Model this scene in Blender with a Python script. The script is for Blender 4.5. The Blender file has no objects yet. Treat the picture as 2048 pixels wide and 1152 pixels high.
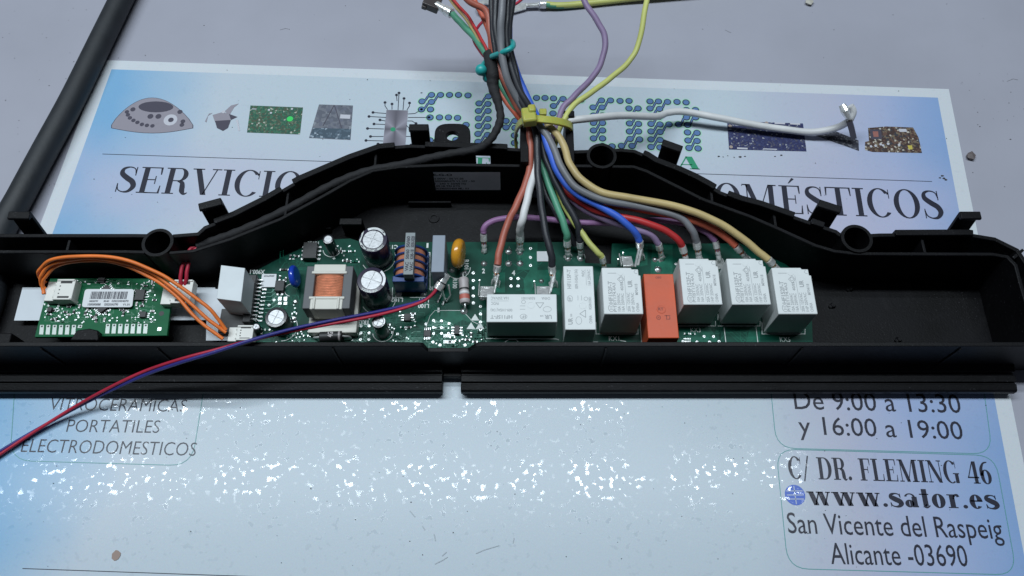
import bpy, bmesh, math, random
import numpy as np
from mathutils import Vector, Matrix
rnd = random.Random(7)
K = 0.001                      # everything below is written in millimetres, Blender gets metres
SC = bpy.context.scene
COL = SC.collection

# ------------------------------------------------------------------ camera, world, lamps, exposure
FPX, PITCH, CAMH = 1600.0, math.radians(65), 327.0
cd = bpy.data.cameras.new('camera'); cam = bpy.data.objects.new('camera', cd); COL.objects.link(cam)
cd.sensor_width = 36; cd.lens = 36 * FPX / 2048; cd.clip_start = 0.01; cd.clip_end = 50
cam.location = (0, 0, CAMH * K); cam.rotation_euler = (math.radians(25), 0, 0)
SC.camera = cam
w = bpy.data.worlds.new('World'); SC.world = w; w.use_nodes = True
w.node_tree.nodes['Background'].inputs[0].default_value = (0.68, 0.80, 1.0, 1)
w.node_tree.nodes['Background'].inputs[1].default_value = 0.045
SC.view_settings.view_transform = 'Standard'; SC.view_settings.look = 'None'
SC.view_settings.exposure = 0.0; SC.view_settings.gamma = 1.0
def area(name, loc, sx, sy, power, col, rx=0):
    l = bpy.data.lights.new(name, 'AREA'); l.shape = 'RECTANGLE'; l.size = sx; l.size_y = sy
    l.energy = power; l.color = col
    o = bpy.data.objects.new(name, l); COL.objects.link(o); o.location = loc; o.rotation_euler = (rx, 0, 0)
    return o
# two ceiling fluorescent fittings above and beyond the bench
area('ceiling_tube_near', (-0.30, 0.375, 1.5), 1.9, 0.085, 20.6, (0.83, 0.93, 1.0))
area('ceiling_tube_far', (-0.34, 0.545, 1.5), 1.40, 0.04, 9.5, (0.83, 0.93, 1.0))

# ------------------------------------------------------------------ pixel <-> millimetre (photo is 2048 x 1152)
_s, _c = math.sin(PITCH), math.cos(PITCH)
def P(px, py, z=0.0):
    u = (px - 1024) / FPX; v = -(py - 576) / FPX
    r = (u, _c + v * _s, -_s + v * _c); t = (z - CAMH) / r[2]
    return Vector((r[0] * t, r[1] * t, z))

# ------------------------------------------------------------------ materials
def srgb(r, g, b):
    f = lambda v: (v / 255 / 12.92) if v / 255 <= 0.04045 else ((v / 255 + 0.055) / 1.055) ** 2.4
    return (f(r), f(g), f(b))
MATS = {}
def mat(name, col, rough=0.5, metal=0.0, var=0.06, vs=120.0, bump=0.0, bs=900.0, coat=0.0, spec=0.5, sss=0.0, trans=0.0):
    if name in MATS: return MATS[name]
    m = bpy.data.materials.new(name); m.use_nodes = True; nt = m.node_tree; n = nt.nodes; L = nt.links
    b = n['Principled BSDF']; b.inputs['Roughness'].default_value = rough; b.inputs['Metallic'].default_value = metal
    b.inputs['Coat Weight'].default_value = coat; b.inputs['Coat Roughness'].default_value = 0.12
    b.inputs['Specular IOR Level'].default_value = spec
    if sss: b.inputs['Subsurface Weight'].default_value = sss; b.inputs['Subsurface Scale'].default_value = 0.002
    if trans: b.inputs['Transmission Weight'].default_value = trans
    g = n.new('ShaderNodeNewGeometry')
    t = n.new('ShaderNodeTexNoise'); t.inputs['Scale'].default_value = vs; t.inputs['Detail'].default_value = 5
    L.new(g.outputs['Position'], t.inputs['Vector'])
    r = n.new('ShaderNodeValToRGB')
    r.color_ramp.elements[0].position = 0.3; r.color_ramp.elements[1].position = 0.7
    r.color_ramp.elements[0].color = tuple(max(0, c * (1 - var)) for c in col) + (1,)
    r.color_ramp.elements[1].color = tuple(min(1, c * (1 + var)) for c in col) + (1,)
    L.new(t.outputs['Fac'], r.inputs['Fac']); L.new(r.outputs['Color'], b.inputs['Base Color'])
    rr = n.new('ShaderNodeMapRange'); rr.inputs['To Min'].default_value = max(0.02, rough - 0.07); rr.inputs['To Max'].default_value = min(1, rough + 0.07)
    L.new(t.outputs['Fac'], rr.inputs['Value']); L.new(rr.outputs['Result'], b.inputs['Roughness'])
    if bump:
        t2 = n.new('ShaderNodeTexNoise'); t2.inputs['Scale'].default_value = bs; t2.inputs['Detail'].default_value = 3
        L.new(g.outputs['Position'], t2.inputs['Vector'])
        bp = n.new('ShaderNodeBump'); bp.inputs['Strength'].default_value = bump; bp.inputs['Distance'].default_value = 0.0004
        L.new(t2.outputs['Fac'], bp.inputs['Height']); L.new(bp.outputs['Normal'], b.inputs['Normal'])
    MATS[name] = m; return m

def dust(m):
    """fine pale dust and scuffs lying on the plastic"""
    nt = m.node_tree; n = nt.nodes; L = nt.links; b = n['Principled BSDF']; old = b.inputs['Base Color'].links[0].from_socket
    g = n.new('ShaderNodeNewGeometry')
    def noi(sc, a, c, det=2, dist=0):
        t = n.new('ShaderNodeTexNoise'); t.inputs['Scale'].default_value = sc; t.inputs['Detail'].default_value = det; t.inputs['Distortion'].default_value = dist; L.new(g.outputs['Position'], t.inputs['Vector'])
        r = n.new('ShaderNodeMapRange'); r.inputs['From Min'].default_value = a; r.inputs['From Max'].default_value = c; L.new(t.outputs['Fac'], r.inputs['Value']); return r.outputs['Result']
    q = n.new('ShaderNodeMath'); q.operation = 'MULTIPLY'; L.new(noi(1300, .66, .74), q.inputs[0]); L.new(noi(30, .35, .65), q.inputs[1])
    q2 = n.new('ShaderNodeMath'); q2.operation = 'MULTIPLY_ADD'; L.new(noi(70, .55, .85, 6, 1.5), q2.inputs[0]); q2.inputs[1].default_value = .12; L.new(q.outputs[0], q2.inputs[2])
    mx = n.new('ShaderNodeMix'); mx.data_type = 'RGBA'; L.new(q2.outputs[0], mx.inputs['Factor']); L.new(old, mx.inputs[6]); mx.inputs[7].default_value = (.05, .05, .055, 1); L.new(mx.outputs[2], b.inputs['Base Color'])
M_BLACK = mat('black_plastic', (0.0032, 0.0032, 0.0042), 0.5, var=0.5, vs=45, bump=0.2, bs=1500, spec=0.16)
dust(M_BLACK)
M_RIM = M_BLACK
M_METAL = mat('tinned_metal', (0.80, 0.81, 0.80), 0.25, 0.6, var=0.2, vs=500, bump=0.25, bs=900)
M_SOLDER = mat('solder', (0.55, 0.57, 0.56), 0.38, 1.0, var=0.15, vs=900, bump=0.3, bs=1800)
M_PCB = mat('green_solder_mask', (0.0030, 0.052, 0.034), 0.35, var=0.25, vs=150, spec=0.12)
M_PCB2 = mat('display_board_green', (0.006, 0.105, 0.042), 0.4, var=0.15, vs=150, spec=0.12)
M_TRACE = mat('copper_under_mask', (0.006, 0.100, 0.062), 0.32, var=0.25, vs=300, spec=.15)
M_TRACEL = mat('bare_trace', (0.12, 0.34, 0.25), 0.3, var=0.2, vs=300)
M_SILK = mat('silkscreen_white', (0.62, 0.66, 0.64), 0.6)
M_CHIP = mat('chip_black', (0.016, 0.016, 0.017), 0.5, bump=0.1)
M_RELAY = mat('relay_white', (0.66, 0.69, 0.69), 0.48, var=0.03, vs=200, bump=0.08, bs=1600)
M_INK = mat('relay_ink', (0.36, 0.38, 0.39), 0.6)
M_RORANGE = mat('relay_orange', (0.56, 0.088, 0.028), 0.5, var=0.06, bump=0.1)
M_RORD = mat('relay_orange_dark', (0.22, 0.03, 0.015), 0.55)
M_ALU = mat('capacitor_top', (0.47, 0.48, 0.49), 0.42, 0.45, var=0.12, vs=700, bump=0.15)
M_SLEEVE = mat('capacitor_sleeve', (0.020, 0.014, 0.038), 0.28, coat=0.3)
M_SLEEVEB = mat('capacitor_sleeve_black', (0.015, 0.015, 0.02), 0.3, coat=0.3)
M_CREAM = mat('cream_nylon', (0.60, 0.59, 0.53), 0.5, var=0.05, bump=0.08)
M_WHITEC = mat('connector_white', (0.68, 0.68, 0.64), 0.5, var=0.05)
M_COREG = mat('ferrite_grey', (0.10, 0.105, 0.112), 0.6, bump=0.2)
M_COPPER = mat('copper_winding', (0.75, 0.31, 0.18), 0.30, 0.35, var=0.15, vs=400, coat=0.5)
M_BLUEP = mat('blue_bobbin', (0.010, 0.045, 0.19), 0.35, coat=0.2)
M_GREYBOX = mat('grey_capacitor', (0.23, 0.27, 0.33), 0.5)
M_COREL = mat('choke_core', (0.22, 0.25, 0.26), 0.5, bump=0.1)
M_YELLOWD = mat('yellow_varistor', (0.60, 0.27, 0.022), 0.26, coat=0.6)
M_BLUED = mat('blue_disc', (0.012, 0.05, 0.42), 0.25, coat=0.6)
M_RES = mat('resistor_body', (0.40, 0.36, 0.36), 0.45)
M_RESR = mat('band_red', (0.45, 0.12, 0.09), 0.5)
M_RESK = mat('band_black', (0.02, 0.02, 0.02), 0.5)
M_RESW = mat('band_white', (0.62, 0.62, 0.62), 0.5)
M_LABEL = mat('paper_label', (0.62, 0.64, 0.66), 0.45, var=0.02)
M_LABELG = mat('silver_label', (0.78, 0.78, 0.84), 0.35, var=0.05)
M_DARKINK = mat('dark_ink', (0.03, 0.03, 0.045), 0.6)
M_DARKINK2 = mat('label_ink', (0.02, 0.02, 0.025), 0.5)
M_FFC = mat('flat_cable_white', (0.56, 0.60, 0.64), 0.5, var=0.03)
M_CREASE = mat('zip_teal', (0.02, 0.34, 0.33), 0.4)
M_ZIPY = mat('zip_yellow', (0.40, 0.40, 0.075), 0.36, var=0.12, sss=0.25)
M_TAPE = mat('fabric_tape', (0.012, 0.012, 0.014), 0.8, bump=0.8, bs=700, var=0.3)
def wirem(name, c): return mat(name, c, 0.46, var=0.14, vs=70, bump=0.10, bs=400, coat=0.03, spec=0.4)
W = dict(terra=wirem('w_terra', (0.38, 0.105, 0.070)), brown=wirem('w_brown', (0.36, 0.105, 0.066)), white=wirem('w_white', (0.62, 0.62, 0.62)), black=wirem('w_black', (0.022, 0.024, 0.03)),
         green=wirem('w_green', (0.085, 0.30, 0.19)), yellow=wirem('w_yellow', (0.50, 0.52, 0.16)), blue=wirem('w_blue', (0.045, 0.13, 0.60)),
         purple=wirem('w_purple', (0.22, 0.16, 0.27)), red=wirem('w_red', (0.44, 0.028, 0.03)), grey=wirem('w_grey', (0.17, 0.175, 0.19)),
         mauve=wirem('w_mauve', (0.26, 0.13, 0.27)), salmon=wirem('w_salmon', (0.60, 0.13, 0.075)), tan=wirem('w_tan', (0.50, 0.385, 0.175)),
         orange=wirem('w_orange', (0.78, 0.19, 0.035)), navy=wirem('w_navy', (0.030, 0.028, 0.19)), crimson=wirem('w_crimson', (0.42, 0.022, 0.05)),
         rubber=mat('cord_rubber', (0.013, 0.016, 0.020), 0.6, var=0.2, bump=0.2, bs=500))

# ------------------------------------------------------------------ mesh builder (mm)
class MB:
    def __init__(s): s.v = []; s.f = []; s.m = []; s.mats = []
    def mi(s, m):
        if m not in s.mats: s.mats.append(m)
        return s.mats.index(m)
    def add(s, vs, fs, m, M=None):
        o = len(s.v); k = s.mi(m)
        s.v += [tuple(M @ Vector(p)) if M is not None else tuple(p) for p in vs]
        s.f += [tuple(i + o for i in f) for f in fs]; s.m += [k] * len(fs)
    def box(s, c, d, m, M=None):
        x, y, z = c; a, b, h = d[0] / 2, d[1] / 2, d[2] / 2
        vs = [(x + i * a, y + j * b, z + k * h) for k in (-1, 1) for j in (-1, 1) for i in (-1, 1)]
        s.add(vs, [(0, 2, 3, 1), (4, 5, 7, 6), (0, 1, 5, 4), (2, 6, 7, 3), (0, 4, 6, 2), (1, 3, 7, 5)], m, M)
    def prism(s, pts, z0, z1, m, M=None):
        a = sum(pts[i][0] * pts[(i + 1) % len(pts)][1] - pts[(i + 1) % len(pts)][0] * pts[i][1] for i in range(len(pts)))
        if a < 0: pts = pts[::-1]
        n = len(pts)
        vs = [(p[0], p[1], z0) for p in pts] + [(p[0], p[1], z1) for p in pts]
        s.add(vs, [tuple(range(n - 1, -1, -1)), tuple(range(n, 2 * n))] + [(i, (i + 1) % n, n + (i + 1) % n, n + i) for i in range(n)], m, M)
    def flat(s, pts, m, M=None):
        a = sum(pts[i][0] * pts[(i + 1) % len(pts)][1] - pts[(i + 1) % len(pts)][0] * pts[i][1] for i in range(len(pts)))
        if a < 0: pts = pts[::-1]
        s.add(pts, [tuple(range(len(pts)))], m, M)
    def disc(s, c, r, z, m, n=14, ry=None):
        s.flat([(c[0] + r * math.cos(2 * math.pi * i / n), c[1] + (ry or r) * math.sin(2 * math.pi * i / n), z) for i in range(n)], m)
    def cyl(s, c, r, z0, z1, m, n=24, r1=None, M=None):
        r1 = r if r1 is None else r1
        vs = [(c[0] + r * math.cos(2 * math.pi * i / n), c[1] + r * math.sin(2 * math.pi * i / n), z0) for i in range(n)] + \
             [(c[0] + r1 * math.cos(2 * math.pi * i / n), c[1] + r1 * math.sin(2 * math.pi * i / n), z1) for i in range(n)]
        s.add(vs, [tuple(range(n - 1, -1, -1)), tuple(range(n, 2 * n))] + [(i, (i + 1) % n, n + (i + 1) % n, n + i) for i in range(n)], m, M)
    def lathe(s, c, prof, m, n=28, M=None, ms=None):
        vs = [(c[0] + r * math.cos(2 * math.pi * i / n), c[1] + r * math.sin(2 * math.pi * i / n), c[2] + z) for r, z in prof for i in range(n)]
        for j in range(len(prof) - 1):
            q = [(j * n + i, j * n + (i + 1) % n, (j + 1) * n + (i + 1) % n, (j + 1) * n + i) for i in range(n)]
            if j == 0: o = len(s.v); s.v += [tuple(M @ Vector(p)) if M is not None else p for p in vs]
            k = s.mi(ms[j] if ms else m); s.f += [tuple(x + o for x in f) for f in q]; s.m += [k] * n
        return s
    def tube(s, pts, r, m, n=10, caps=True, rs=None):
        pts = [Vector(p) for p in pts]; N = len(pts)
        t0 = (pts[1] - pts[0]).normalized(); u = t0.orthogonal().normalized(); vs = []
        for i, p in enumerate(pts):
            t = (pts[min(i + 1, N - 1)] - pts[max(i - 1, 0)])
            t = t.normalized() if t.length > 1e-9 else t0
            u = (u - t * u.dot(t)); u = u.normalized() if u.length > 1e-6 else t.orthogonal().normalized(); q = t.cross(u)
            R = rs[i] if rs else r
            vs += [tuple(p + (u * math.cos(2 * math.pi * k / n) + q * math.sin(2 * math.pi * k / n)) * R) for k in range(n)]
        fs = [(j * n + k, j * n + (k + 1) % n, (j + 1) * n + (k + 1) % n, (j + 1) * n + k) for j in range(N - 1) for k in range(n)]
        if caps: fs += [tuple(range(n - 1, -1, -1)), tuple(range((N - 1) * n, N * n))]
        s.add(vs, fs, m)
    def ribbon(s, line, t, z0, z1, m, side=0.0):
        # vertical wall along a polyline; the line runs through its middle (side 0)
        L, R = offset(line, t / 2 + side), offset(line, -t / 2 + side); n = len(line)
        vs = [(p[0], p[1], z0) for p in L] + [(p[0], p[1], z0) for p in R] + [(p[0], p[1], z1) for p in L] + [(p[0], p[1], z1) for p in R]
        fs = []
        for i in range(n - 1):
            fs += [(i, i + 1, 2 * n + i + 1, 2 * n + i), (n + i + 1, n + i, 3 * n + i, 3 * n + i + 1), (2 * n + i, 2 * n + i + 1, 3 * n + i + 1, 3 * n + i), (i + 1, i, n + i, n + i + 1)]
        fs += [(0, 2 * n, 3 * n, n), (n - 1, 2 * n - 1, 4 * n - 1, 3 * n - 1)]
        s.add(vs, fs, m)
    def line2d(s, pts, wd, z, m):
        if len(pts) < 2: return
        L, R = offset(pts, wd / 2), offset(pts, -wd / 2); n = len(pts)
        s.add([(p[0], p[1], z) for p in L] + [(p[0], p[1], z) for p in R], [(n + i, n + i + 1, i + 1, i) for i in range(n - 1)], m)
    def build(s, name, parent=None, smooth=None, bevel=0, kind=None, origin=None, label=None):
        me = bpy.data.meshes.new(name)
        o = Vector(origin) if origin is not None else Vector((0, 0, 0))
        me.from_pydata([((x - o.x) * K, (y - o.y) * K, (z - o.z) * K) for x, y, z in s.v], [], s.f)
        for mm in s.mats: me.materials.append(mm)
        me.polygons.foreach_set('material_index', s.m); me.update()
        if smooth is not None: me.shade_smooth(); me.set_sharp_from_angle(angle=smooth)
        ob = bpy.data.objects.new(name, me); COL.objects.link(ob)
        if parent is not None: ob.parent = parent
        if origin is not None: ob.location = o * K
        if bevel:
            b = ob.modifiers.new('bevel', 'BEVEL'); b.width = bevel * K; b.segments = 2; b.limit_method = 'ANGLE'; b.angle_limit = 0.6
            if smooth is None: me.shade_smooth(); me.set_sharp_from_angle(angle=0.6)
        if kind: ob['kind'] = kind
        if label: ob['label'] = label
        return ob
def offset(line, d):
    out = []; n = len(line); line = [Vector((p[0], p[1])) for p in line]
    for i in range(n):
        a = (line[i] - line[i - 1]).normalized() if i > 0 else None
        b = (line[i + 1] - line[i]).normalized() if i < n - 1 else None
        if a is None: a = b
        if b is None: b = a
        t = (a + b); t = t.normalized() if t.length > 1e-6 else a
        nn = Vector((-t.y, t.x)); k = max(0.4, nn.dot(Vector((-a.y, a.x))))
        out.append(line[i] + nn * d / k)
    return out
def spline(pts, per=8):
    pts = [Vector(p) for p in pts]; n = len(pts)
    if n < 3: return pts
    E = [pts[0] * 2 - pts[1]] + pts + [pts[-1] * 2 - pts[-2]]; out = []
    for i in range(n - 1):
        p0, p1, p2, p3 = E[i:i + 4]
        for k in range(per):
            t = k / per
            out.append(0.5 * ((2 * p1) + (p2 - p0) * t + (2 * p0 - 5 * p1 + 4 * p2 - p3) * t * t + (3 * p1 - p0 - 3 * p2 + p3) * t ** 3))
    out.append(pts[-1]); return out
def empty(name, loc=(0, 0, 0), label=None, cat=None, group=None, kind=None, parent=None):
    o = bpy.data.objects.new(name, None); COL.objects.link(o); o.empty_display_size = 0.01
    o.location = Vector(loc) * K
    if parent is not None: o.parent = parent
    return tag(o, label, cat, group, kind)
def tag(o, label=None, cat=None, group=None, kind=None):
    if label: o['label'] = label
    if cat: o['category'] = cat
    if group: o['group'] = group
    if kind: o['kind'] = kind
    return o

# ------------------------------------------------------------------ text: built-in sans as flat meshes, plus an own didone serif
_tc = {}
def sans(s, bold=0.0):
    if (s, bold) in _tc: return _tc[(s, bold)]
    c = bpy.data.curves.new('txt', 'FONT'); c.body = s; c.size = 1; c.resolution_u = 3; c.offset = bold
    o = bpy.data.objects.new('txt', c); COL.objects.link(o)
    dg = bpy.context.evaluated_depsgraph_get(); e = o.evaluated_get(dg); me = e.to_mesh()
    r = ([(v.co.x, v.co.y) for v in me.vertices], [tuple(p.vertices) for p in me.polygons])
    e.to_mesh_clear(); bpy.data.objects.remove(o); bpy.data.curves.remove(c)
    _tc[(s, bold)] = r; return r
_cv, _ = sans('H'); CAP = max(p[1] for p in _cv)
def put(mb, g, p0, p1, cap, z, m, capu=None):
    """glyph set g laid with its left end at p0 and its right end at p1 (mm, on plane z), capitals cap mm high"""
    vs, fs = g; x0 = min(p[0] for p in vs); x1 = max(p[0] for p in vs)
    p0 = Vector((p0[0], p0[1])); p1 = Vector((p1[0], p1[1])); d = p1 - p0; u = d.normalized(); v = Vector((-u.y, u.x))
    sx = d.length / (x1 - x0); sy = cap / (capu or CAP)
    mb.add([(*(p0 + u * (a - x0) * sx + v * b * sy), z) for a, b in vs], fs, m)
def put3(mb, g, org, ux, uy, width, cap, m, off=0.05, capu=None):
    vs, fs = g; x0 = min(p[0] for p in vs); x1 = max(p[0] for p in vs); ux = Vector(ux).normalized(); uy = Vector(uy).normalized(); n = ux.cross(uy)
    sx = width / (x1 - x0); sy = cap / (capu or CAP); org = Vector(org)
    mb.add([tuple(org + ux * (a - x0) * sx + uy * b * sy + n * off) for a, b in vs], fs, m)

class G:   # one serif glyph, capitals 1 high
    def __init__(s, bold=0.0): s.v = []; s.f = []; s.T = 0.155 + bold; s.t = 0.032 + bold * 0.25; s.w = 0
    def q(s, *p): o = len(s.v); s.v += p; s.f.append(tuple(range(o, o + len(p))))
    def rect(s, x0, y0, x1, y1): s.q((x0, y0), (x1, y0), (x1, y1), (x0, y1))
    def stem(s, x, y0=0, y1=1, serif=3, w=None):
        w = w or s.T; s.rect(x, y0, x + w, y1)
        if serif & 1: s.rect(x - 0.1, y0, x, y0 + s.t); s.rect(x + w, y0, x + w + 0.1, y0 + s.t)
        if serif & 2: s.rect(x - 0.1, y1 - s.t, x, y1); s.rect(x + w, y1 - s.t, x + w + 0.1, y1)
    def arc(s, cx, cy, rx, ry, a0=0, a1=360, T=None, t=None, n=28):
        T = T or s.T; t = t or s.t; o = len(s.v)
        for i in range(n + 1):
            a = math.radians(a0 + (a1 - a0) * i / n); c, k = math.cos(a), math.sin(a)
            s.v += [(cx + rx * c, cy + ry * k), (cx + (rx - T) * c, cy + (ry - t) * k)]
        s.f += [(o + 2 * i, o + 2 * i + 2, o + 2 * i + 3, o + 2 * i + 1) if a1 > a0 else (o + 2 * i, o + 2 * i + 1, o + 2 * i + 3, o + 2 * i + 2) for i in range(n)]
    def path(s, pts, ws):
        P2 = spline([(a, b, 0) for a, b in pts], 6); n = len(P2); L = []; R = []
        for i in range(n):
            f = i / (n - 1) * (len(ws) - 1); k = min(int(f), len(ws) - 2); wd = ws[k] + (ws[k + 1] - ws[k]) * (f - k)
            t = (P2[min(i + 1, n - 1)] - P2[max(i - 1, 0)]).normalized(); nn = Vector((-t.y, t.x, 0)) * wd / 2
            L.append(P2[i] + nn); R.append(P2[i] - nn)
        o = len(s.v); s.v += [(p.x, p.y) for p in L] + [(p.x, p.y) for p in R]
        s.f += [(n + o + i, n + o + i + 1, o + i + 1, o + i) for i in range(n - 1)]
    def dia(s, x0, y0, x1, y1, w): s.q((x0, y0), (x0 + w, y0), (x1 + w, y1), (x1, y1))
def glyph(ch, bold=0.0):
    g = G(bold); T, t = g.T, g.t
    if ch in 'EÉ':
        g.stem(0.1, serif=1); g.rect(0, 1 - t, 0.1, 1); g.rect(0.1 + T, 1 - t, 0.68, 1); g.rect(0.1 + T, 0, 0.72, t); g.rect(0.1 + T, .5, .5, .5 + t)
        g.q((.5, .36), (.53, .36), (.53, .66), (.5, .66)); g.q((.62, 1 - t), (.645, .72), (.68, .72), (.68, 1 - t)); g.q((.66, t), (.695, .30), (.72, .30), (.72, t)); g.w = .76
        if ch == 'É': g.q((.32, 1.08), (.36, 1.08), (.54, 1.24), (.46, 1.28))
    elif ch == 'F':
        g.stem(0.1, serif=1); g.rect(0, 1 - t, 0.1, 1); g.rect(0.1 + T, 1 - t, 0.66, 1); g.rect(0.1 + T, .48, .5, .48 + t)
        g.q((.5, .34), (.53, .34), (.53, .64), (.5, .64)); g.q((.60, 1 - t), (.63, .7), (.66, .7), (.66, 1 - t)); g.w = .70
    elif ch == 'L':
        g.stem(0.1); g.rect(0.1 + T, 0, 0.68, t); g.q((.62, t), (.65, .32), (.68, .32), (.68, t)); g.w = .71
    elif ch == 'I': g.stem(0.1); g.w = 0.2 + T
    elif ch == 'T':
        g.stem(0.33, serif=1); g.rect(0, 1 - t, .33, 1); g.rect(.33 + T, 1 - t, .33 * 2 + T, 1)
        e = .66 + T; g.q((0, .7), (.03, .7), (.06, 1 - t), (0, 1 - t)); g.q((e - .03, .7), (e, .7), (e, 1 - t), (e - .06, 1 - t)); g.w = e + .02
    elif ch == 'O': g.arc(.44, .5, .42, .52); g.w = .88
    elif ch == 'C': g.arc(.44, .5, .42, .52, 42, 318); g.rect(.74, .66, .765, .98); g.rect(.70, .8, .765, .86); g.w = .82
    elif ch == 'G': g.arc(.44, .5, .42, .52, 42, 300); g.rect(.74, .66, .765, .98); g.rect(.66, .0, .66 + T, .40); g.rect(.56, .40, .92, .40 + t); g.w = .93
    elif ch == 'D': g.stem(.1, serif=0); g.rect(0, 0, .1, t); g.rect(0, 1 - t, .1, 1); g.rect(.1 + T, 0, .42, t); g.rect(.1 + T, 1 - t, .42, 1); g.arc(.42, .5, .42, .5, -90, 90); g.w = .87
    elif ch == 'R':
        g.stem(.1, serif=1); g.rect(0, 1 - t, .1, 1); g.rect(.1 + T, 1 - t, .45, 1); g.rect(.1 + T, .49, .45, .49 + t); g.arc(.45, .745, .26, .255, -90, 90, T=T * .9)
        g.path([(.42, .5), (.56, .44), (.60, .3), (.62, .12), (.70, .01), (.80, .06)], [.05, T * .8, T, T, .08, .02]); g.w = .82
    elif ch == 'P': g.stem(.1, serif=1); g.rect(0, 1 - t, .1, 1); g.rect(.1 + T, 1 - t, .45, 1); g.rect(.1 + T, .46, .45, .46 + t); g.arc(.45, .73, .28, .27, -90, 90, T=T * .9); g.w = .75
    elif ch == 'V':
        g.dia(.05, 1, .35, 0, T * 1.05); g.dia(.72, 1, .40, 0, t); g.rect(-.04, 1 - t, .33, 1); g.rect(.58, 1 - t, .88, 1); g.w = .88
    elif ch == 'A':
        g.dia(.08, 0, .38, 1, t); g.dia(.62, 0, .36, 1, T * 1.05); g.rect(-.02, 0, .22, t); g.rect(.52, 0, .92, t); g.rect(.18, .32, .62, .32 + t); g.w = .92
    elif ch == 'M':
        g.rect(.14, 0, .14 + t, 1); g.rect(.02, 0, .28, t); g.dia(.1, 1, .45, 0, T); g.dia(.86, 1, .50, 0, t); g.stem(.86, serif=0); g.rect(.76, 0, .96 + T, t); g.rect(0, 1 - t, .24, 1); g.rect(.86, 1 - t, .96 + T, 1); g.w = 1.0 + T
    elif ch == 'N':
        g.rect(.14, 0, .14 + t, 1); g.rect(.02, 0, .28, t); g.dia(.1, 1, .64, 0, T); g.rect(.76, 0, .76 + t, 1); g.rect(0, 1 - t, .24, 1); g.rect(.64, 1 - t, .90, 1); g.w = .92
    elif ch in 'Ss':
        k = 1 if ch == 'S' else .68; X = 1 if ch == 'S' else .9
        pts = [(.56, .74), (.50, .92), (.32, .98), (.14, .90), (.13, .72), (.32, .55), (.50, .42), (.57, .24), (.46, .06), (.28, .02), (.12, .10), (.06, .28)]
        g.path([(a * X, b * k) for a, b in pts], [t, t, t * 1.2, T * .6, T, T * 1.1, T * 1.1, T, T * .6, t * 1.2, t, t])
        g.rect(.545 * X, .66 * k, .575 * X, .99 * k); g.rect(.05 * X, .01 * k, .08 * X, .34 * k); g.w = .66 * X
    elif ch == '4': g.rect(.40, 0, .40 + T, 1); g.dia(.02, .26, .40, 1, t * 1.4); g.rect(.02, .24, .68, .24 + t * 1.4); g.rect(.30, 0, .50 + T, t); g.w = .72
    elif ch == '6': g.arc(.34, .31, .31, .33); g.path([(.10, .36), (.12, .66), (.30, .92), (.54, .98)], [T, T * .9, t * 2, t]); g.w = .70
    elif ch == '.': g.arc(.1, .08, .10, .09, 0, 360, T=.098, t=.088); g.w = .24
    elif ch == '/': g.dia(0, -.1, .34, 1.05, t * 1.8); g.w = .42
    elif ch == ' ': g.w = .36
    elif ch == 'w':
        for x in (0, .42): g.dia(x + .03, .68, x + .24, 0, T); g.dia(x + .48, .68, x + .28, 0, t * 1.3)
        g.rect(-.04, .68 - t, .28, .68); g.rect(.38, .68 - t, .70, .68); g.rect(.80, .68 - t, 1.02, .68); g.w = 1.05
    elif ch == 'a':
        g.stem(.36, 0, .52, 0); g.arc(.28, .50, .24, .19, 0, 170, T=.1); g.arc(.24, .18, .20, .19, 0, 360, T=T * .8); g.rect(.36 + T, 0, .62, t * 1.5); g.w = .66
    elif ch == 't': g.stem(.12, .08, .92, 0); g.rect(0, .68 - t, .42, .68); g.path([(.18, .1), (.28, .0), (.42, .10)], [T, t * 1.6, t]); g.w = .45
    elif ch == 'o': g.arc(.32, .34, .30, .36); g.w = .66
    elif ch == 'r': g.stem(.1, 0, .68, 1); g.rect(0, .68 - t, .1, .68); g.path([(.26, .44), (.34, .62), (.46, .66), (.50, .56)], [t, t * 2, .09, .14]); g.w = .60
    elif ch == 'e': g.arc(.31, .34, .29, .36, 0, 318); g.rect(.06, .34, .60, .34 + t * 1.3); g.w = .64
    return g
def serif(s, bold=0.0, sp=0.05):
    vs = []; fs = []; x = 0
    for ch in s:
        g = glyph(ch, bold); o = len(vs); vs += [(a + x, b) for a, b in g.v]; fs += [tuple(i + o for i in f) for f in g.f]; x += g.w + sp
    return vs, fs

# ================================================================== TABLE
m = mat('grey_laminate', (0.328, 0.332, 0.388), 0.5, var=0.06, vs=14, bump=0.08, bs=600)
b = MB(); b.box((0, 300, -11), (2600, 2000, 20), m); tag(b.build('tabletop'), None, None, None, 'structure')

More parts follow.
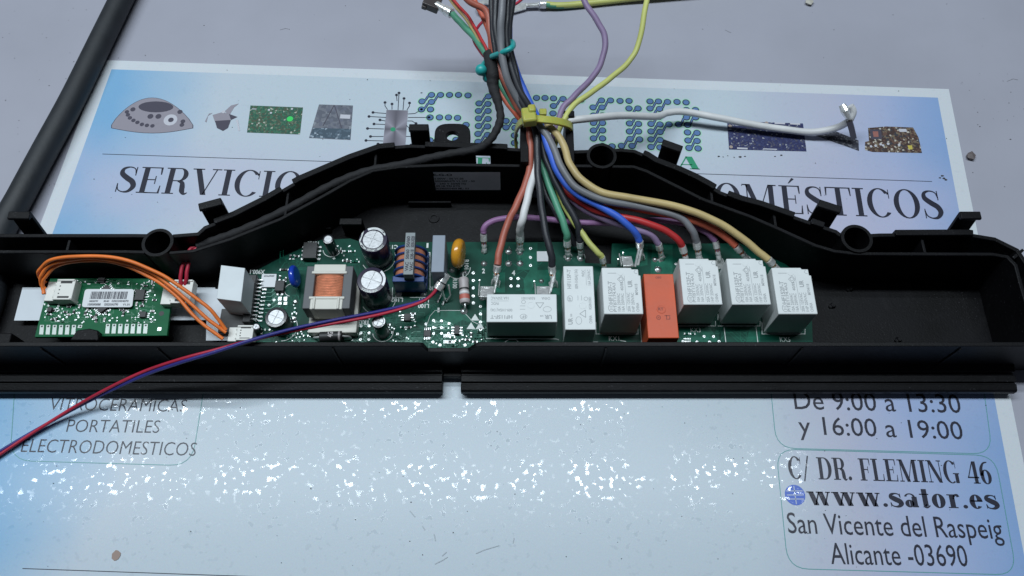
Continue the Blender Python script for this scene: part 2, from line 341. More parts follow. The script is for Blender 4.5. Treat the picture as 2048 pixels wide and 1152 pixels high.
# ================================================================== POSTER
def film(base_builder, name):
    """print under a clear wrinkled plastic film: dull over most of it, blistered where it clings"""
    m = bpy.data.materials.new(name); m.use_nodes = True; nt = m.node_tree; n = nt.nodes; L = nt.links; b = n['Principled BSDF']
    g = n.new('ShaderNodeNewGeometry'); pos = g.outputs['Position']
    base_builder(nt, b, pos)
    b.inputs['Roughness'].default_value = 0.6; b.inputs['Specular IOR Level'].default_value = 0.35; b.inputs['Coat IOR'].default_value = 1.5
    def noise(sc, det=3, rough=.5):
        t = n.new('ShaderNodeTexNoise'); t.inputs['Scale'].default_value = sc; t.inputs['Detail'].default_value = det; t.inputs['Roughness'].default_value = rough
        L.new(pos, t.inputs['Vector']); return t.outputs['Fac']
    def ramp(v, a, c):
        r = n.new('ShaderNodeMapRange'); r.inputs['From Min'].default_value = a; r.inputs['From Max'].default_value = c; L.new(v, r.inputs['Value']); return r.outputs['Result']
    def mth(op, a, c):
        q = n.new('ShaderNodeMath'); q.operation = op
        for i, v in enumerate((a, c)):
            if isinstance(v, (int, float)): q.inputs[i].default_value = v
            else: L.new(v, q.inputs[i])
        return q.outputs[0]
    spots = ramp(noise(380, 2.8), .575, .645); cl = ramp(noise(42, 2), .40, .5)
    mask = mth('MULTIPLY', spots, cl)
    L.new(mth('ADD', mth('MULTIPLY', mth('MULTIPLY', mask, ramp(noise(150, 2), .33, .56)), .80), .19), b.inputs['Coat Weight'])
    rg = n.new('ShaderNodeMapRange'); rg.inputs['To Min'].default_value = 0.21; rg.inputs['To Max'].default_value = 0.045
    L.new(mask, rg.inputs['Value']); L.new(rg.outputs['Result'], b.inputs['Coat Roughness'])
    hsum = mth('ADD', mth('ADD', mth('MULTIPLY', noise(330, 2), 0.35), mth('MULTIPLY', noise(1000, 2), 0.16)), mth('MULTIPLY', noise(26, 2), 3.2))
    bp = n.new('ShaderNodeBump'); bp.inputs['Strength'].default_value = 0.5; bp.inputs['Distance'].default_value = 0.000045
    L.new(hsum, bp.inputs['Height']); L.new(bp.outputs['Normal'], b.inputs['Coat Normal'])
    return m
def flatcol(c):
    def f(nt, b, pos): b.inputs['Base Color'].default_value = (*c, 1)
    return f
def poster_base(nt, b, pos):
    n = nt.nodes; L = nt.links
    def mth(op, *a):
        q = n.new('ShaderNodeMath'); q.operation = op
        for i, v in enumerate(a):
            if isinstance(v, (int, float)): q.inputs[i].default_value = v
            else: L.new(v, q.inputs[i])
        return q.outputs[0]
    sp = n.new('ShaderNodeSeparateXYZ'); L.new(pos, sp.inputs[0]); x, y = sp.outputs[0], sp.outputs[1]
    u = mth('ADD', x, mth('MULTIPLY', mth('SUBTRACT', 0.275, y), 0.073))
    v = mth('ADD', y, mth('MULTIPLY', x, 0.043))
    t = n.new('ShaderNodeTexNoise'); t.inputs['Scale'].default_value = 14; t.inputs['Detail'].default_value = 3; L.new(pos, t.inputs['Vector'])
    un = mth('ADD', u, mth('MULTIPLY', mth('SUBTRACT', t.outputs['Fac'], 0.5), 0.055))
    r = n.new('ShaderNodeValToRGB'); L.new(mth('ADD', mth('MULTIPLY', un, 2.2), 0.5), r.inputs['Fac'])
    W_, BL, LI = (0.50, 0.575, 0.635, 1), (0.195, 0.41, 0.64, 1), (0.46, 0.48, 0.60, 1)
    e = r.color_ramp.elements; e[0].position = 0.055; e[0].color = BL; e[1].position = 0.985; e[1].color = (0.22, 0.36, 0.62, 1)
    for ps, c in ((0.105, (0.32, 0.48, 0.64, 1)), (0.175, (0.50, 0.57, 0.64, 1)), (0.25, W_), (0.75, W_), (0.83, LI), (0.90, (0.37, 0.44, 0.64, 1))):
        q = e.new(ps); q.color = c
    # lilac cloud behind the heading
    lv = n.new('ShaderNodeMapRange'); lv.interpolation_type = 'SMOOTHERSTEP'; lv.inputs['From Min'].default_value = 0.045; lv.inputs['From Max'].default_value = 0.0
    L.new(mth('ABSOLUTE', mth('SUBTRACT', v, 0.199), 0), lv.inputs['Value'])
    t2 = n.new('ShaderNodeTexNoise'); t2.inputs['Scale'].default_value = 30; L.new(pos, t2.inputs['Vector'])
    mx = n.new('ShaderNodeMix'); mx.data_type = 'RGBA'; L.new(mth('MULTIPLY', mth('MULTIPLY', lv.outputs['Result'], t2.outputs['Fac']), 0.9), mx.inputs['Factor'])
    L.new(r.outputs['Color'], mx.inputs[6]); mx.inputs[7].default_value = (0.50, 0.49, 0.64, 1)
    # plain white margin of the sheet
    bor = mth('MAXIMUM', mth('GREATER_THAN', mth('ABSOLUTE', mth('SUBTRACT', u, 0.005), 0), 0.2123), mth('GREATER_THAN', v, 0.2685))
    m2 = n.new('ShaderNodeMix'); m2.data_type = 'RGBA'; L.new(bor, m2.inputs['Factor']); L.new(mx.outputs[2], m2.inputs[6]); m2.inputs[7].default_value = (0.61, 0.65, 0.69, 1)
    # paper grain
    t3 = n.new('ShaderNodeTexNoise'); t3.inputs['Scale'].default_value = 1500; t3.inputs['Detail'].default_value = 2; L.new(pos, t3.inputs['Vector'])
    m3 = n.new('ShaderNodeMix'); m3.data_type = 'RGBA'; m3.blend_type = 'MULTIPLY'; m3.inputs['Factor'].default_value = 0.16
    L.new(m2.outputs[2], m3.inputs[6]); L.new(t3.outputs['Color'], m3.inputs[7])
    L.new(m3.outputs[2], b.inputs['Base Color'])
F_POSTER = film(poster_base, 'poster_print')
F_INK = film(flatcol((0.012, 0.013, 0.028)), 'print_black')
F_TEAL = film(flatcol((0.10, 0.30, 0.30)), 'print_teal_line')
F_GREEN = film(flatcol((0.02, 0.26, 0.13)), 'print_green')
F_GLOW = film(flatcol((0.34, 0.60, 0.47)), 'print_green_glow')
F_DOT = film(flatcol((0.085, 0.17, 0.36)), 'print_blue')
F_GLOBE = film(flatcol((0.06, 0.13, 0.5)), 'print_globe_blue')
def picmat(name, cols, sc, det=6):
    def f(nt, b, pos):
        n = nt.nodes; L = nt.links
        t = n.new('ShaderNodeTexVoronoi'); t.inputs['Scale'].default_value = sc * 2.3; t.distance = 'CHEBYCHEV'; L.new(pos, t.inputs['Vector'])
        sp = n.new('ShaderNodeSeparateColor'); L.new(t.outputs['Color'], sp.inputs[0])
        r = n.new('ShaderNodeValToRGB'); r.color_ramp.interpolation = 'CONSTANT'; L.new(sp.outputs[0], r.inputs['Fac'])
        e = r.color_ramp.elements; e[0].color = (*cols[0][1], 1); e[0].position = 0; e[1].position = cols[1][0]; e[1].color = (*cols[1][1], 1)
        for p_, c_ in cols[2:]: q = e.new(p_); q.color = (*c_, 1)
        L.new(r.outputs['Color'], b.inputs['Base Color'])
    return film(f, name)
poster = empty('poster', P(1024, 700, 0), 'large laminated workshop poster with blue tinted sides lying under the black housing', 'poster')
poster.location = (0, 0, 0)
PC = [(-213.2, 283.5), (223, 264.6), (203, -20), (-236, 0)]
b = MB(); b.prism(PC, -0.9, -0.2, F_POSTER); b.build('sheet', poster)
Z1, Z2, Z3, Z4 = -0.14, -0.10, -0.06, -0.02
pp = lambda x, y: P(x, y, -0.15).to_2d()
def pk(mb, g, a, c, cap, m, z=Z3, capu=None): put(mb, g, pp(*a), pp(*c), cap, z, m, capu)
def capmm(a, c): return (pp(*a) - pp(*c)).length
# heading lettering
for s_, a, c, cap, bold in (('SERVICIO T', (229, 384), (682, 398.5), 14.6, .01), ('OMÉSTICOS', (1432, 422), (1890, 438.5), 15.6, .015),
                            ('C/ DR. FLEMING 46', (1579, 957), (1986, 968), 9.0, .045)):
    b = MB(); pk(b, serif(s_, bold), a, c, cap, F_INK, capu=1.0); b.build('lettering', poster)
b = MB(); pk(b, serif('R', .01), (450, 475), (512, 477), 13.5, F_INK, capu=1.0); b.build('lettering', poster)
b = MB(); pk(b, serif('www.sator.es', .075, .06), (1616, 1010), (2001, 1018), 7.9, F_INK, capu=1.0); b.build('lettering', poster)
b = MB(); pk(b, serif('F', .05), (950, 341), (978, 342), 7.6, F_GREEN, capu=1.0); b.build('lettering', poster)
b = MB(); pk(b, serif('A', .10), (1352, 337), (1400, 339), 7.2, F_GREEN, capu=1.0); b.build('lettering', poster)
for s_, a, c, cap in (('VITROCERAMICAS', (97, 820), (371, 824), 5.4), ('PORTATILES', (132, 864), (317, 866), 5.4), ('ELECTRODOMESTICOS', (41, 904), (390, 912), 5.6),
                      ('De 9:00 a 13:30', (1590, 818), (1924, 826), 8.0), ('y 16:00 a 19:00', (1599, 868), (1928, 879), 7.6),
                      ('San Vicente del Raspeig', (1577, 1066), (2008, 1078), 7.9), ('Alicante -03690', (1663, 1128), (1938, 1133), 7.9)):
    b = MB(); pk(b, sans(s_, -0.012 if cap < 6 else 0.0), a, c, cap, F_INK); b.build('lettering', poster)
# ruled lines and rounded frames
def rframe(mb, cs, r, wd, m, z=Z2):
    cs = [pp(*q) for q in cs]; pts = []
    for i in range(4):
        a, c, d = cs[i - 1], cs[i], cs[(i + 1) % 4]; e0 = (a - c).normalized() * r; e1 = (d - c).normalized() * r
        for k in range(7):
            t = k / 6; pts.append(c + e0 * (1 - t) ** 2 + e1 * t ** 2)
    pts.append(pts[0]); mb.line2d(pts, wd, z, m)
b = MB()
b.line2d([pp(205, 308), pp(1864, 363)], .28, Z2, F_INK); b.line2d([pp(45, 1137), pp(1300, 1181)], .28, Z2, F_INK)
b.build('ruled_line', poster)
b = MB(); rframe(b, [(38, 640), (430, 640), (383, 931.5), (20, 921)], 9, .3, F_TEAL); b.build('frame_line', poster)
b = MB(); rframe(b, [(1528, 640), (1950, 650), (1985, 908), (1553, 896)], 8, .3, F_TEAL); b.build('frame_line', poster)
b = MB(); rframe(b, [(1552, 898), (1990, 911), (2034, 1150), (1576, 1137)], 8, .3, F_TEAL); b.build('frame_line', poster)
# globe beside the web address
b = MB(); c = pp(1590, 990); b.disc(c, 4.1, Z2, F_GLOBE, 24)
for k in (-1, 0, 1): b.line2d([c + Vector((-3.3, k * 1.6)), c + Vector((3.3, k * 1.6))], .35, Z3, F_POSTER)
b.line2d([c + Vector((0, -3.6)), c + Vector((0, 3.6))], .35, Z3, F_POSTER)
b.build('globe_print', poster)
# dotted logo
dots = [(863,190),(881,190),(899,190),(917,190),(936,191),(844,203),(863,204),(843,219),(861,219),(860,235),(879,235),(897,235),(915,236),(932,250),(932,266),(860,281),(875,281),(912,280),(895,266),
 (958,207),(957,222),(957,237),(957,252),(956,268),(956,284),(977,193),(976,208),(976,222),(976,238),(975,253),(975,270),(1012,255),(1030,242),(1030,256),(1029,271),(1029,286),(1012,242),
 (1073,196),(1090,196),(1107,197),(1107,212),(1106,227),(1126,198),(1144,199),(1162,200),
 (1203,201),(1221,201),(1240,202),(1258,202),(1186,215),(1204,215),(1258,217),(1276,217),(1187,231),(1205,231),(1259,232),(1277,232),(1187,246),(1205,246),(1187,261),(1205,261),(1187,277),(1205,277),(1259,247),(1277,248),(1259,263),(1277,263),(1260,278),(1279,279),(1205,292),(1224,293),(1243,292),(1264,292),
 (1300,203),(1317,203),(1335,204),(1354,204),(1372,205),(1300,217),(1319,218),(1373,220),(1391,220),(1391,235),(1301,233),(1318,234),(1373,235),(1302,248),(1320,249),(1338,249),(1357,249),(1375,250),(1302,263),(1320,264),(1302,279),(1320,280),(1302,294),(1320,295),(1375,265),(1394,266),(1376,281),(1394,282),(1378,296),(1396,297)]
b = MB(); gl = MB()
def dumb(a, c, wd, m, z, mb):
    a, c = pp(*a), pp(*c); d = c - a; nn = Vector((-d.y, d.x)).normalized()
    mb.line2d([a, a + d * .3 - nn * .5, a + d * .5, a + d * .7 + nn * .5, c], wd, z, m)
for a in dots:
    gl.disc(pp(*a), 2.45, Z1 - .03 + (dots.index(a) * 5 % 13) * .004, F_GLOW, 14); b.disc(pp(*a), 1.9, Z2, F_INK, 16); b.disc(pp(*a), 1.42, Z4, F_DOT, 16)
    for c in dots:
        if 14 <= c[0] - a[0] <= 22 and 9 <= a[1] - c[1] <= 18: dumb(a, c, 1.35, F_INK, Z2 - .01, b); dumb(a, c, .6, F_DOT, Z3, b)
o = b.build('logo_dot', poster, kind='stuff'); o = gl.build('logo_glow', poster, kind='stuff')
# chip emblem with leads
def chipbase(nt, bb, pos):
    n = nt.nodes; L = nt.links; c = P(790, 258, 0) * K
    s = n.new('ShaderNodeVectorMath'); s.operation = 'SUBTRACT'; L.new(pos, s.inputs[0]); s.inputs[1].default_value = c
    g = n.new('ShaderNodeTexGradient'); g.gradient_type = 'RADIAL'; L.new(s.outputs[0], g.inputs[0])
    q = n.new('ShaderNodeMath'); q.operation = 'PINGPONG'; q.inputs[1].default_value = .125; L.new(g.outputs['Fac'], q.inputs[0])
    r = n.new('ShaderNodeValToRGB'); L.new(q.outputs[0], r.inputs['Fac']); r.color_ramp.elements[0].color = (.10, .095, .12, 1); r.color_ramp.elements[1].position = .125; r.color_ramp.elements[1].color = (.27, .26, .31, 1)
    L.new(r.outputs['Color'], bb.inputs['Base Color'])
b = MB(); b.flat([(*pp(*q), Z3) for q in ((773, 220), (816, 221), (810, 299), (765, 297))], film(chipbase, 'print_chip')); b.disc(pp(786, 259), 1.3, Z4, F_GREEN, 12)
for pts in ([(775,219),(770,212),(770,205)],[(784,219),(784,208)],[(796,220),(798,186)],[(794,202),(793,190)],[(806,220),(808,197)],[(814,220),(819,212),(819,206)],
            [(772,227),(746,225)],[(772,235),(738,233)],[(771,242),(760,240)],[(770,249),(748,248)],[(768,258),(735,257)],[(767,273),(741,273)],[(766,282),(732,281)],[(766,290),(756,288)],[(765,296),(745,296)],
            [(816,228),(830,227),(843,219)],[(816,235),(858,235)],[(815,242),(824,242),(832,247)],[(813,251),(820,258)],[(812,273),(824,273)],[(811,290),(822,290)]):
    b.line2d([pp(*q) for q in pts], .35, Z3, F_INK); b.disc(pp(*pts[-1]), .75, Z4, F_INK, 10)
b.build('chip_emblem', poster)
# small printed photographs along the top
P_PANEL = film(flatcol((0.27, 0.25, 0.29)), 'print_grey_panel'); P_PDARK = film(flatcol((0.06, 0.055, 0.08)), 'print_dark_grey'); P_PLT = film(flatcol((0.5, 0.5, 0.55)), 'print_light_grey')
b = MB(); arc = []
for i in range(21): t = i / 20; arc.append((224 + 161 * t, 250 - 54 * math.sin(math.pi * t) ** .8))
for i in range(11): t = i / 10; arc.append((385 - 161 * t, 256 + 10 * math.sin(math.pi * t)))
def grow(pts, k, cx=305, cy=235): return [((x - cx) * k + cx, (y - cy) * k + cy) for x, y in pts]
b.flat([(*pp(*q), Z2) for q in grow(arc, 1.02)], P_PDARK); b.flat([(*pp(*q), Z3) for q in arc], P_PANEL)
b.flat([(*pp(312 + 35 * math.cos(a), 214 + 11 * math.sin(a)), Z4) for a in [k * math.pi / 10 for k in range(20)]], P_PDARK)
for x, y, r in ((266,219,1.3),(254,224,1.1),(256,230,1.1),(260,236,1.1),(267,241,1.1),(275,245,1.1),(284,249,1.1),(294,251,1.1),(305,252,1.1),(301,233,1.5),(317,233,1.5),(360,224,1.3),(366,243,1.2),(364,250,1.2)): b.disc(pp(x, y), r, Z4, P_PDARK, 12)
b.disc(pp(341, 240), 3.4, Z3 + .01, P_PLT, 20); b.disc(pp(342, 240), 1.4, Z4, P_PDARK, 14)
b.build('control_panel_picture', poster)
b = MB()
for q in ([(410,243),(418,227),(425,226),(416,232),(413,245)],[(425,230),(446,224),(462,234),(458,250),(430,244)],[(450,222),(462,211),(478,207),(468,215),(458,232)],[(440,226),(455,226),(455,236),(440,236)]):
    b.flat([(*pp(*k), Z2 + .01 * rnd.random()) for k in q], P_PANEL)
for q in ([(430,242),(462,240),(456,256),(446,262),(434,256)],[(458,228),(475,234),(462,240)]): b.flat([(*pp(*k), Z3 + .02 * rnd.random()) for k in q], P_PDARK)
b.flat([(*pp(*k), Z4) for k in [(472,240),(476,240),(480,262),(477,262)]], P_PLT)
b.disc(pp(447, 224), .9, Z4, P_PLT, 10); b.build('blade_picture', poster)
gp = picmat('print_green_board', [(0, (.02, .09, .06)), (.35, (.035, .14, .08)), (.6, (.06, .08, .05)), (.85, (.12, .16, .11)), (.96, (.4, .42, .36))], 520)
b = MB(); b.flat([(*pp(*q), Z2) for q in ((501, 211), (606, 215), (600, 269), (494, 265))], gp); b.disc(pp(580, 238), 1.6, Z4, film(flatcol((.04, .6, .12)), 'print_bright_green'), 14)
for x, y in ((538, 220), (542, 226), (584, 218)): b.disc(pp(x, y), .6, Z4, P_PLT, 8)
b.line2d([pp(504, 218), pp(513, 218.4)], .5, Z4, P_PLT); b.build('green_board_picture', poster)
gp = picmat('print_laptop', [(0, (.10, .11, .14)), (.4, (.15, .16, .19)), (.8, (.12, .13, .17)), (.95, (.22, .24, .27))], 260)
b = MB(); b.flat([(*pp(*q), Z2) for q in ((638, 209), (706, 211), (701, 280), (618, 276), (626, 250))], gp)
b.flat([(*pp(*q), Z3) for q in ((626, 256), (702, 258), (700, 279), (619, 275))], picmat('print_laptop_base', [(0, (.05, .08, .11)), (.6, (.08, .12, .16)), (.93, (.3, .36, .42))], 420))
b.line2d([pp(668, 211), pp(646, 252)], .4, Z4, P_PDARK); b.line2d([pp(669, 211), pp(683, 256)], .4, Z4, P_PDARK)
b.flat([(*pp(*q), Z4) for q in ((681, 229), (701, 230), (700, 238), (680, 237))], P_PLT); b.build('laptop_picture', poster)
gp = picmat('print_blue_board', [(0, (.018, .022, .085)), (.55, (.03, .04, .12)), (.8, (.07, .07, .10)), (.93, (.28, .29, .33))], 560)
b = MB(); b.flat([(*pp(*q), Z2) for q in ((1454, 242), (1606, 247), (1613, 303), (1458, 299))], gp)
for x, y in ((1460, 252), (1462, 294), (1533, 246)): b.disc(pp(x, y), .9, Z4, film(flatcol((.35, .28, .24)), 'print_tan'), 10)
for q in ([(1474, 295), (1495, 296), (1495, 299), (1474, 298)], [(1526, 297), (1554, 298), (1554, 300), (1526, 299)], [(1549, 245), (1570, 246), (1570, 249), (1549, 248)], [(1580, 246), (1600, 247), (1600, 250), (1580, 249)]): b.flat([(*pp(*k), Z4) for k in q], P_PLT)
b.build('blue_board_picture', poster)
gp = picmat('print_dark_strip', [(0, (.03, .03, .045)), (.5, (.05, .055, .07)), (.85, (.16, .16, .18))], 700)
b = MB(); b.flat([(*pp(*q), Z2) for q in ((1622, 268), (1655, 256), (1717, 281), (1718, 302))], gp); b.build('keyboard_picture', poster)
gp = picmat('print_brown_board', [(0, (.05, .028, .025)), (.4, (.11, .06, .045)), (.62, (.16, .12, .08)), (.8, (.04, .04, .05)), (.93, (.45, .42, .36))], 480)
b = MB(); b.flat([(*pp(*q), Z2) for q in ((1736, 256), (1772, 253), (1826, 255), (1837, 275), (1844, 306), (1745, 304), (1730, 300), (1730, 284), (1738, 282))], gp)
for x, y in ((1742, 293), (1751, 292), (1761, 289), (1766, 291), (1776, 288), (1798, 290)): b.disc(pp(x, y), .65, Z4, P_PLT, 10)
b.flat([(*pp(*k), Z3) for k in ((1739, 259), (1762, 259), (1764, 278), (1742, 279))], P_PDARK)
b.flat([(*pp(*k), Z4) for k in ((1745, 263), (1756, 263), (1757, 274), (1747, 274))], film(flatcol((.3, .12, .1)), 'print_rust')); b.flat([(*pp(*k), Z4) for k in ((1797, 258), (1812, 258), (1814, 264), (1799, 264))], P_PLT)
b.flat([(*pp(*k), Z4) for k in ((1815, 291), (1824, 291), (1825, 299), (1817, 299))], film(flatcol((.5, .42, .08)), 'print_yellow')); b.build('brown_board_picture', poster)
# dirt on the film and the table
b = MB(); dm = mat('dirt', (.05, .045, .045), .9); db = mat('brown_smear', (.30, .22, .19), .7)
for i in range(150):
    x, y = rnd.uniform(60, 2000), rnd.choice((rnd.uniform(130, 440), rnd.uniform(810, 1140)))
    c = pp(x, y); r = rnd.uniform(.10, .30); a0 = rnd.random() * 6; e = rnd.uniform(.4, 1)
    b.flat([(c.x + r * math.cos(a0 + k * 1.05) * rnd.uniform(.6, 1.2), c.y + e * r * math.sin(a0 + k * 1.05), .01 + i * .0004) for k in range(6)], dm)
for x, y in ((1437, 313), (1446, 314), (1455, 312), (1468, 315), (1480, 314), (1490, 313), (1550, 313), (1562, 311), (1884, 352), (1888, 357), (1880, 356), (1891, 360), (843, 186)):
    c = pp(x, y); r = rnd.uniform(.35, .8); b.flat([(c.x + r * math.cos(k * 1.05) * rnd.uniform(.5, 1.5), c.y + .5 * r * math.sin(k * 1.05) * rnd.uniform(.5, 1.5), .1) for k in range(6)], dm)
sm = mat('grey_scuff', (.38, .43, .47), .6)
for pts in ([(884, 1112), (893, 1104)], [(870, 1128), (886, 1120), (895, 1114)], [(952, 1107), (968, 1100), (998, 1091)], [(1026, 1086), (1028, 1076)], [(820, 1022), (830, 1034)], [(845, 1052), (850, 1060)], [(868, 1068), (871, 1082)]): b.line2d([pp(*q) for q in pts], .35, .06, sm)
tag(b.build('dirt_specks'), None, None, None, 'stuff')
b = MB(); c = pp(233, 1112); b.flat([(c.x + 1.9 * math.cos(k * .7) * rnd.uniform(.5, 1.1), c.y + 2.6 * math.sin(k * .7) * rnd.uniform(.6, 1.1), .05) for k in range(9)], db)
tag(b.build('brown_stain'), 'small brown stain on the poster film near its lower left', 'stain')
def crumb(name, px, py, r, col, label):
    bm = bmesh.new(); bmesh.ops.create_icosphere(bm, subdivisions=1, radius=1)
    c = P(px, py, 0); mb = MB()
    vs = [(c.x + v.co.x * r * rnd.uniform(.6, 1.25), c.y + v.co.y * r * rnd.uniform(.6, 1.2), -1 + r * .45 + v.co.z * r * .45) for v in bm.verts]
    mb.add(vs, [tuple(v.index for v in f.verts) for f in bm.faces], mat(name + '_m', col, .6, bump=.4)); bm.free()
    tag(mb.build(name), label, 'crumb')
b = MB()
for i in range(90):
    x, y = rnd.choice(((rnd.uniform(0, 2048), rnd.uniform(0, 120)), (rnd.uniform(1930, 2048), rnd.uniform(120, 440)), (rnd.uniform(0, 190), rnd.uniform(0, 400))))
    c = P(x, y, -1).to_2d(); r = rnd.uniform(.12, .4); b.flat([(c.x + r * math.cos(k * 1.05) * rnd.uniform(.4, 1.3), c.y + r * math.sin(k * 1.05) * rnd.uniform(.3, 1), -.95 + i * .0005) for k in range(6)], dm)
for pts in ([(2014, 163), (2026, 158), (2036, 160)], [(1450, 60), (1462, 66)], [(560, 60), (571, 57), (580, 59)]): b.line2d([P(x, y, -1).to_2d() for x, y in pts], .14, -.93, dm)
tag(b.build('table_dust'), None, None, None, 'stuff')
crumb('grey_chip', 1942, 312, 2.6, (.12, .10, .10), 'small dark brown chip of debris on the bare table beside the poster corner')
crumb('white_crumb', 1617, 4, 2.6, (.45, .43, .38), 'pale crumb on the bare table at the far edge')

# ================================================================== POWER CORD
def cable(name, pts, r, m, label, cat='wire', group=None, n=10, per=8, part='insulation', wob=0):
    root = empty(name, (0, 0, 0), label, cat, group)
    q = [P(*p) for p in pts]; q = spline(q, per); f1, f2 = rnd.uniform(0, 6), rnd.uniform(0, 6)
    q = [v + Vector((.16 * math.sin(i * .31 + f1) + .08 * math.sin(i * .83 + f2), .12 * math.sin(i * .37 + f2), .15 * math.sin(i * .29 + f1 + f2))) if 2 < i < len(q) - 3 else v for i, v in enumerate(q)]
    if wob: q = [v + Vector((rnd.uniform(-wob, wob), rnd.uniform(-wob, wob), rnd.uniform(-wob, wob))) for v in q]
    b = MB(); b.tube(q, r, m, n); b.build(part, root, smooth=1.0); return root, q
b = MB(); q = spline([P(276, -70, 5.5), P(242, 0, 5.5), P(198, 90, 5.5), P(144, 200, 5.5), P(90, 300, 5.5), P(42, 390, 5.5), P(-4, 480, 5.5), P(-20, 600, 7), P(-70, 720, 7)])
b.tube(q, 5.8, W['rubber'], 20); tag(b.build('power_cord', smooth=1.0), 'thick black rubber power cord running off behind the left end of the housing', 'cord')

# ================================================================== HOUSING
ZR = 30.0
housing = empty('control_housing', (0, 0, 0), 'long open black plastic housing holding the circuit boards, lying across the poster', 'housing')
pr = lambda pts, z=ZR: [P(x, y, z).to_2d() for x, y in pts]
innL = pr([(-60, 503), (250, 503), (345, 505), (385, 502), (460, 478), (560, 438), (640, 395), (700, 361), (745, 341), (800, 333), (900, 329), (1040, 331)])
innR = pr([(1146, 331), (1268, 333), (1294, 342), (1406, 398), (1500, 432), (1560, 458), (1630, 490), (1670, 502), (1715, 507), (1985, 508), (2015, 513), (2032, 530), (2044, 575)])
outL = pr([(-60, 471), (270, 471), (345, 472), (396, 468), (410, 455), (470, 432), (530, 402), (600, 361), (700, 318), (760, 297), (820, 292), (1000, 297), (1044, 300)])
outR = pr([(1140, 304), (1240, 300), (1268, 302), (1294, 313), (1311, 324), (1358, 342), (1389, 356), (1417, 371), (1440, 385), (1482, 401), (1520, 411), (1621, 446), (1672, 463), (1686, 474), (1760, 470), (1935, 469), (1990, 478), (2035, 500), (2062, 540)])
YF = 113.0    # outer front wall plane (mm)
innR += [Vector((innR[-1].x, 130)), Vector((innR[-1].x - .5, YF + 1))]; outR += [Vector((225.5, 140)), Vector((225, YF - 1))]
XL, XR = -262.0, 226.0
# floor
fl = [Vector((XL, YF + 1)), ] + innR[::-1] + innL[::-1] + [Vector((XL, innL[0].y))]
b = MB(); b.prism([(p.x, p.y) for p in fl], 1.2, 3, M_BLACK); b.build('floor_panel', housing)
BOSS = [P(*q) for q in ((317, 487, ZR), (1203, 314, ZR), (1712, 479, ZR))]
def runs(line, R=6.0):
    """the wall line cut where it would run through a screw boss"""
    out, cur = [], []
    for i in range(len(line) - 1):
        n = max(1, int((line[i + 1] - line[i]).length / .8))
        for k in range(n):
            p = line[i].lerp(line[i + 1], k / n)
            if any((p - c.to_2d()).length < R for c in BOSS):
                if len(cur) > 1: out.append(cur)
                cur = []
            elif k == 0 or any(6 <= (p - c.to_2d()).length < R + 1.2 for c in BOSS) or not cur: cur.append(p)
    cur.append(line[-1]); out.append(cur); return [c for c in out if len(c) > 1]
def cutx(line, x0, x1):
    y0, y1 = yat(line, x0), yat(line, x1)
    return [p for p in line if p.x < x0] + [Vector((x0, y0))], [Vector((x1, y1))] + [p for p in line if p.x > x1]
def yat(line, x):
    for i in range(len(line) - 1):
        a, c = line[i], line[i + 1]
        if min(a.x, c.x) <= x <= max(a.x, c.x) and abs(a.x - c.x) > 1e-6: return a.y + (c.y - a.y) * (x - a.x) / (c.x - a.x)
    return None
gx0, gx1 = P(954, 312, 14).x, P(982, 312, 14).x
for ln_ in (innL, innR):
    for q in runs(ln_): b = MB(); b.ribbon(q, 1.6, 3, ZR, M_BLACK); b.build('inner_wall', housing, bevel=.3)
oa, ob_ = cutx(outL, gx0, gx1)
for ln_ in (oa, ob_, outR):
    for q in runs(ln_): b = MB(); b.ribbon(q, 1.8, 0.1, ZR, M_BLACK); b.build('outer_wall', housing, bevel=.3)
b = MB(); b.ribbon([oa[-1], ob_[0]], 1.8, ZR - 2.5, ZR, M_BLACK); b.build('outer_wall', housing)
def sub(line, x0, x1):
    out = []; 
    for i in range(len(line) - 1):
        a, c = line[i], line[i + 1]
        for t in [k / 6 for k in range(6)]:
            p = a.lerp(c, t)
            if x0 <= p.x <= x1: out.append(p)
    return out
# raised lip pieces on the outer rim
for line, x0, x1 in ((outL, -300, P(262, 0, ZR).x - 30), (outL, -128, -98), (outL, -95, -52), (outL, -42, -2), (outR, 58, 88), (outR, 92, 122), (outR, 125, 133), (outR, 158, 196)):
    s_ = sub(line, x0, x1)
    if len(s_) > 1: b = MB(); b.ribbon(s_, 2.8, ZR - 5, ZR + 1.3, M_BLACK, side=.5); b.build('rim_lip', housing, bevel=.3)
# channel floor between the two walls
def yat(line, x):
    for i in range(len(line) - 1):
        a, c = line[i], line[i + 1]
        if min(a.x, c.x) <= x <= max(a.x, c.x) and abs(a.x - c.x) > 1e-6: return a.y + (c.y - a.y) * (x - a.x) / (c.x - a.x)
    return None
def chan(a_line, c_line, x0, x1):
    b = MB(); n = max(2, int((x1 - x0) / 4)); xs = [x0 + (x1 - x0) * i / n for i in range(n + 1)]
    pts = [(x, yat(c_line, x)) for x in xs] + [(x, yat(a_line, x)) for x in xs[::-1]]
    b.prism([p for p in pts if p[1] is not None], 12, 14, M_BLACK); b.build('channel_floor', housing)
chan(innL, outL, innL[0].x + .5, gx0); chan(innL, outL, gx1, min(innL[-1].x, outL[-1].x)); chan(innR, outR, max(innR[0].x, outR[0].x), P(1985, 508, ZR).x)
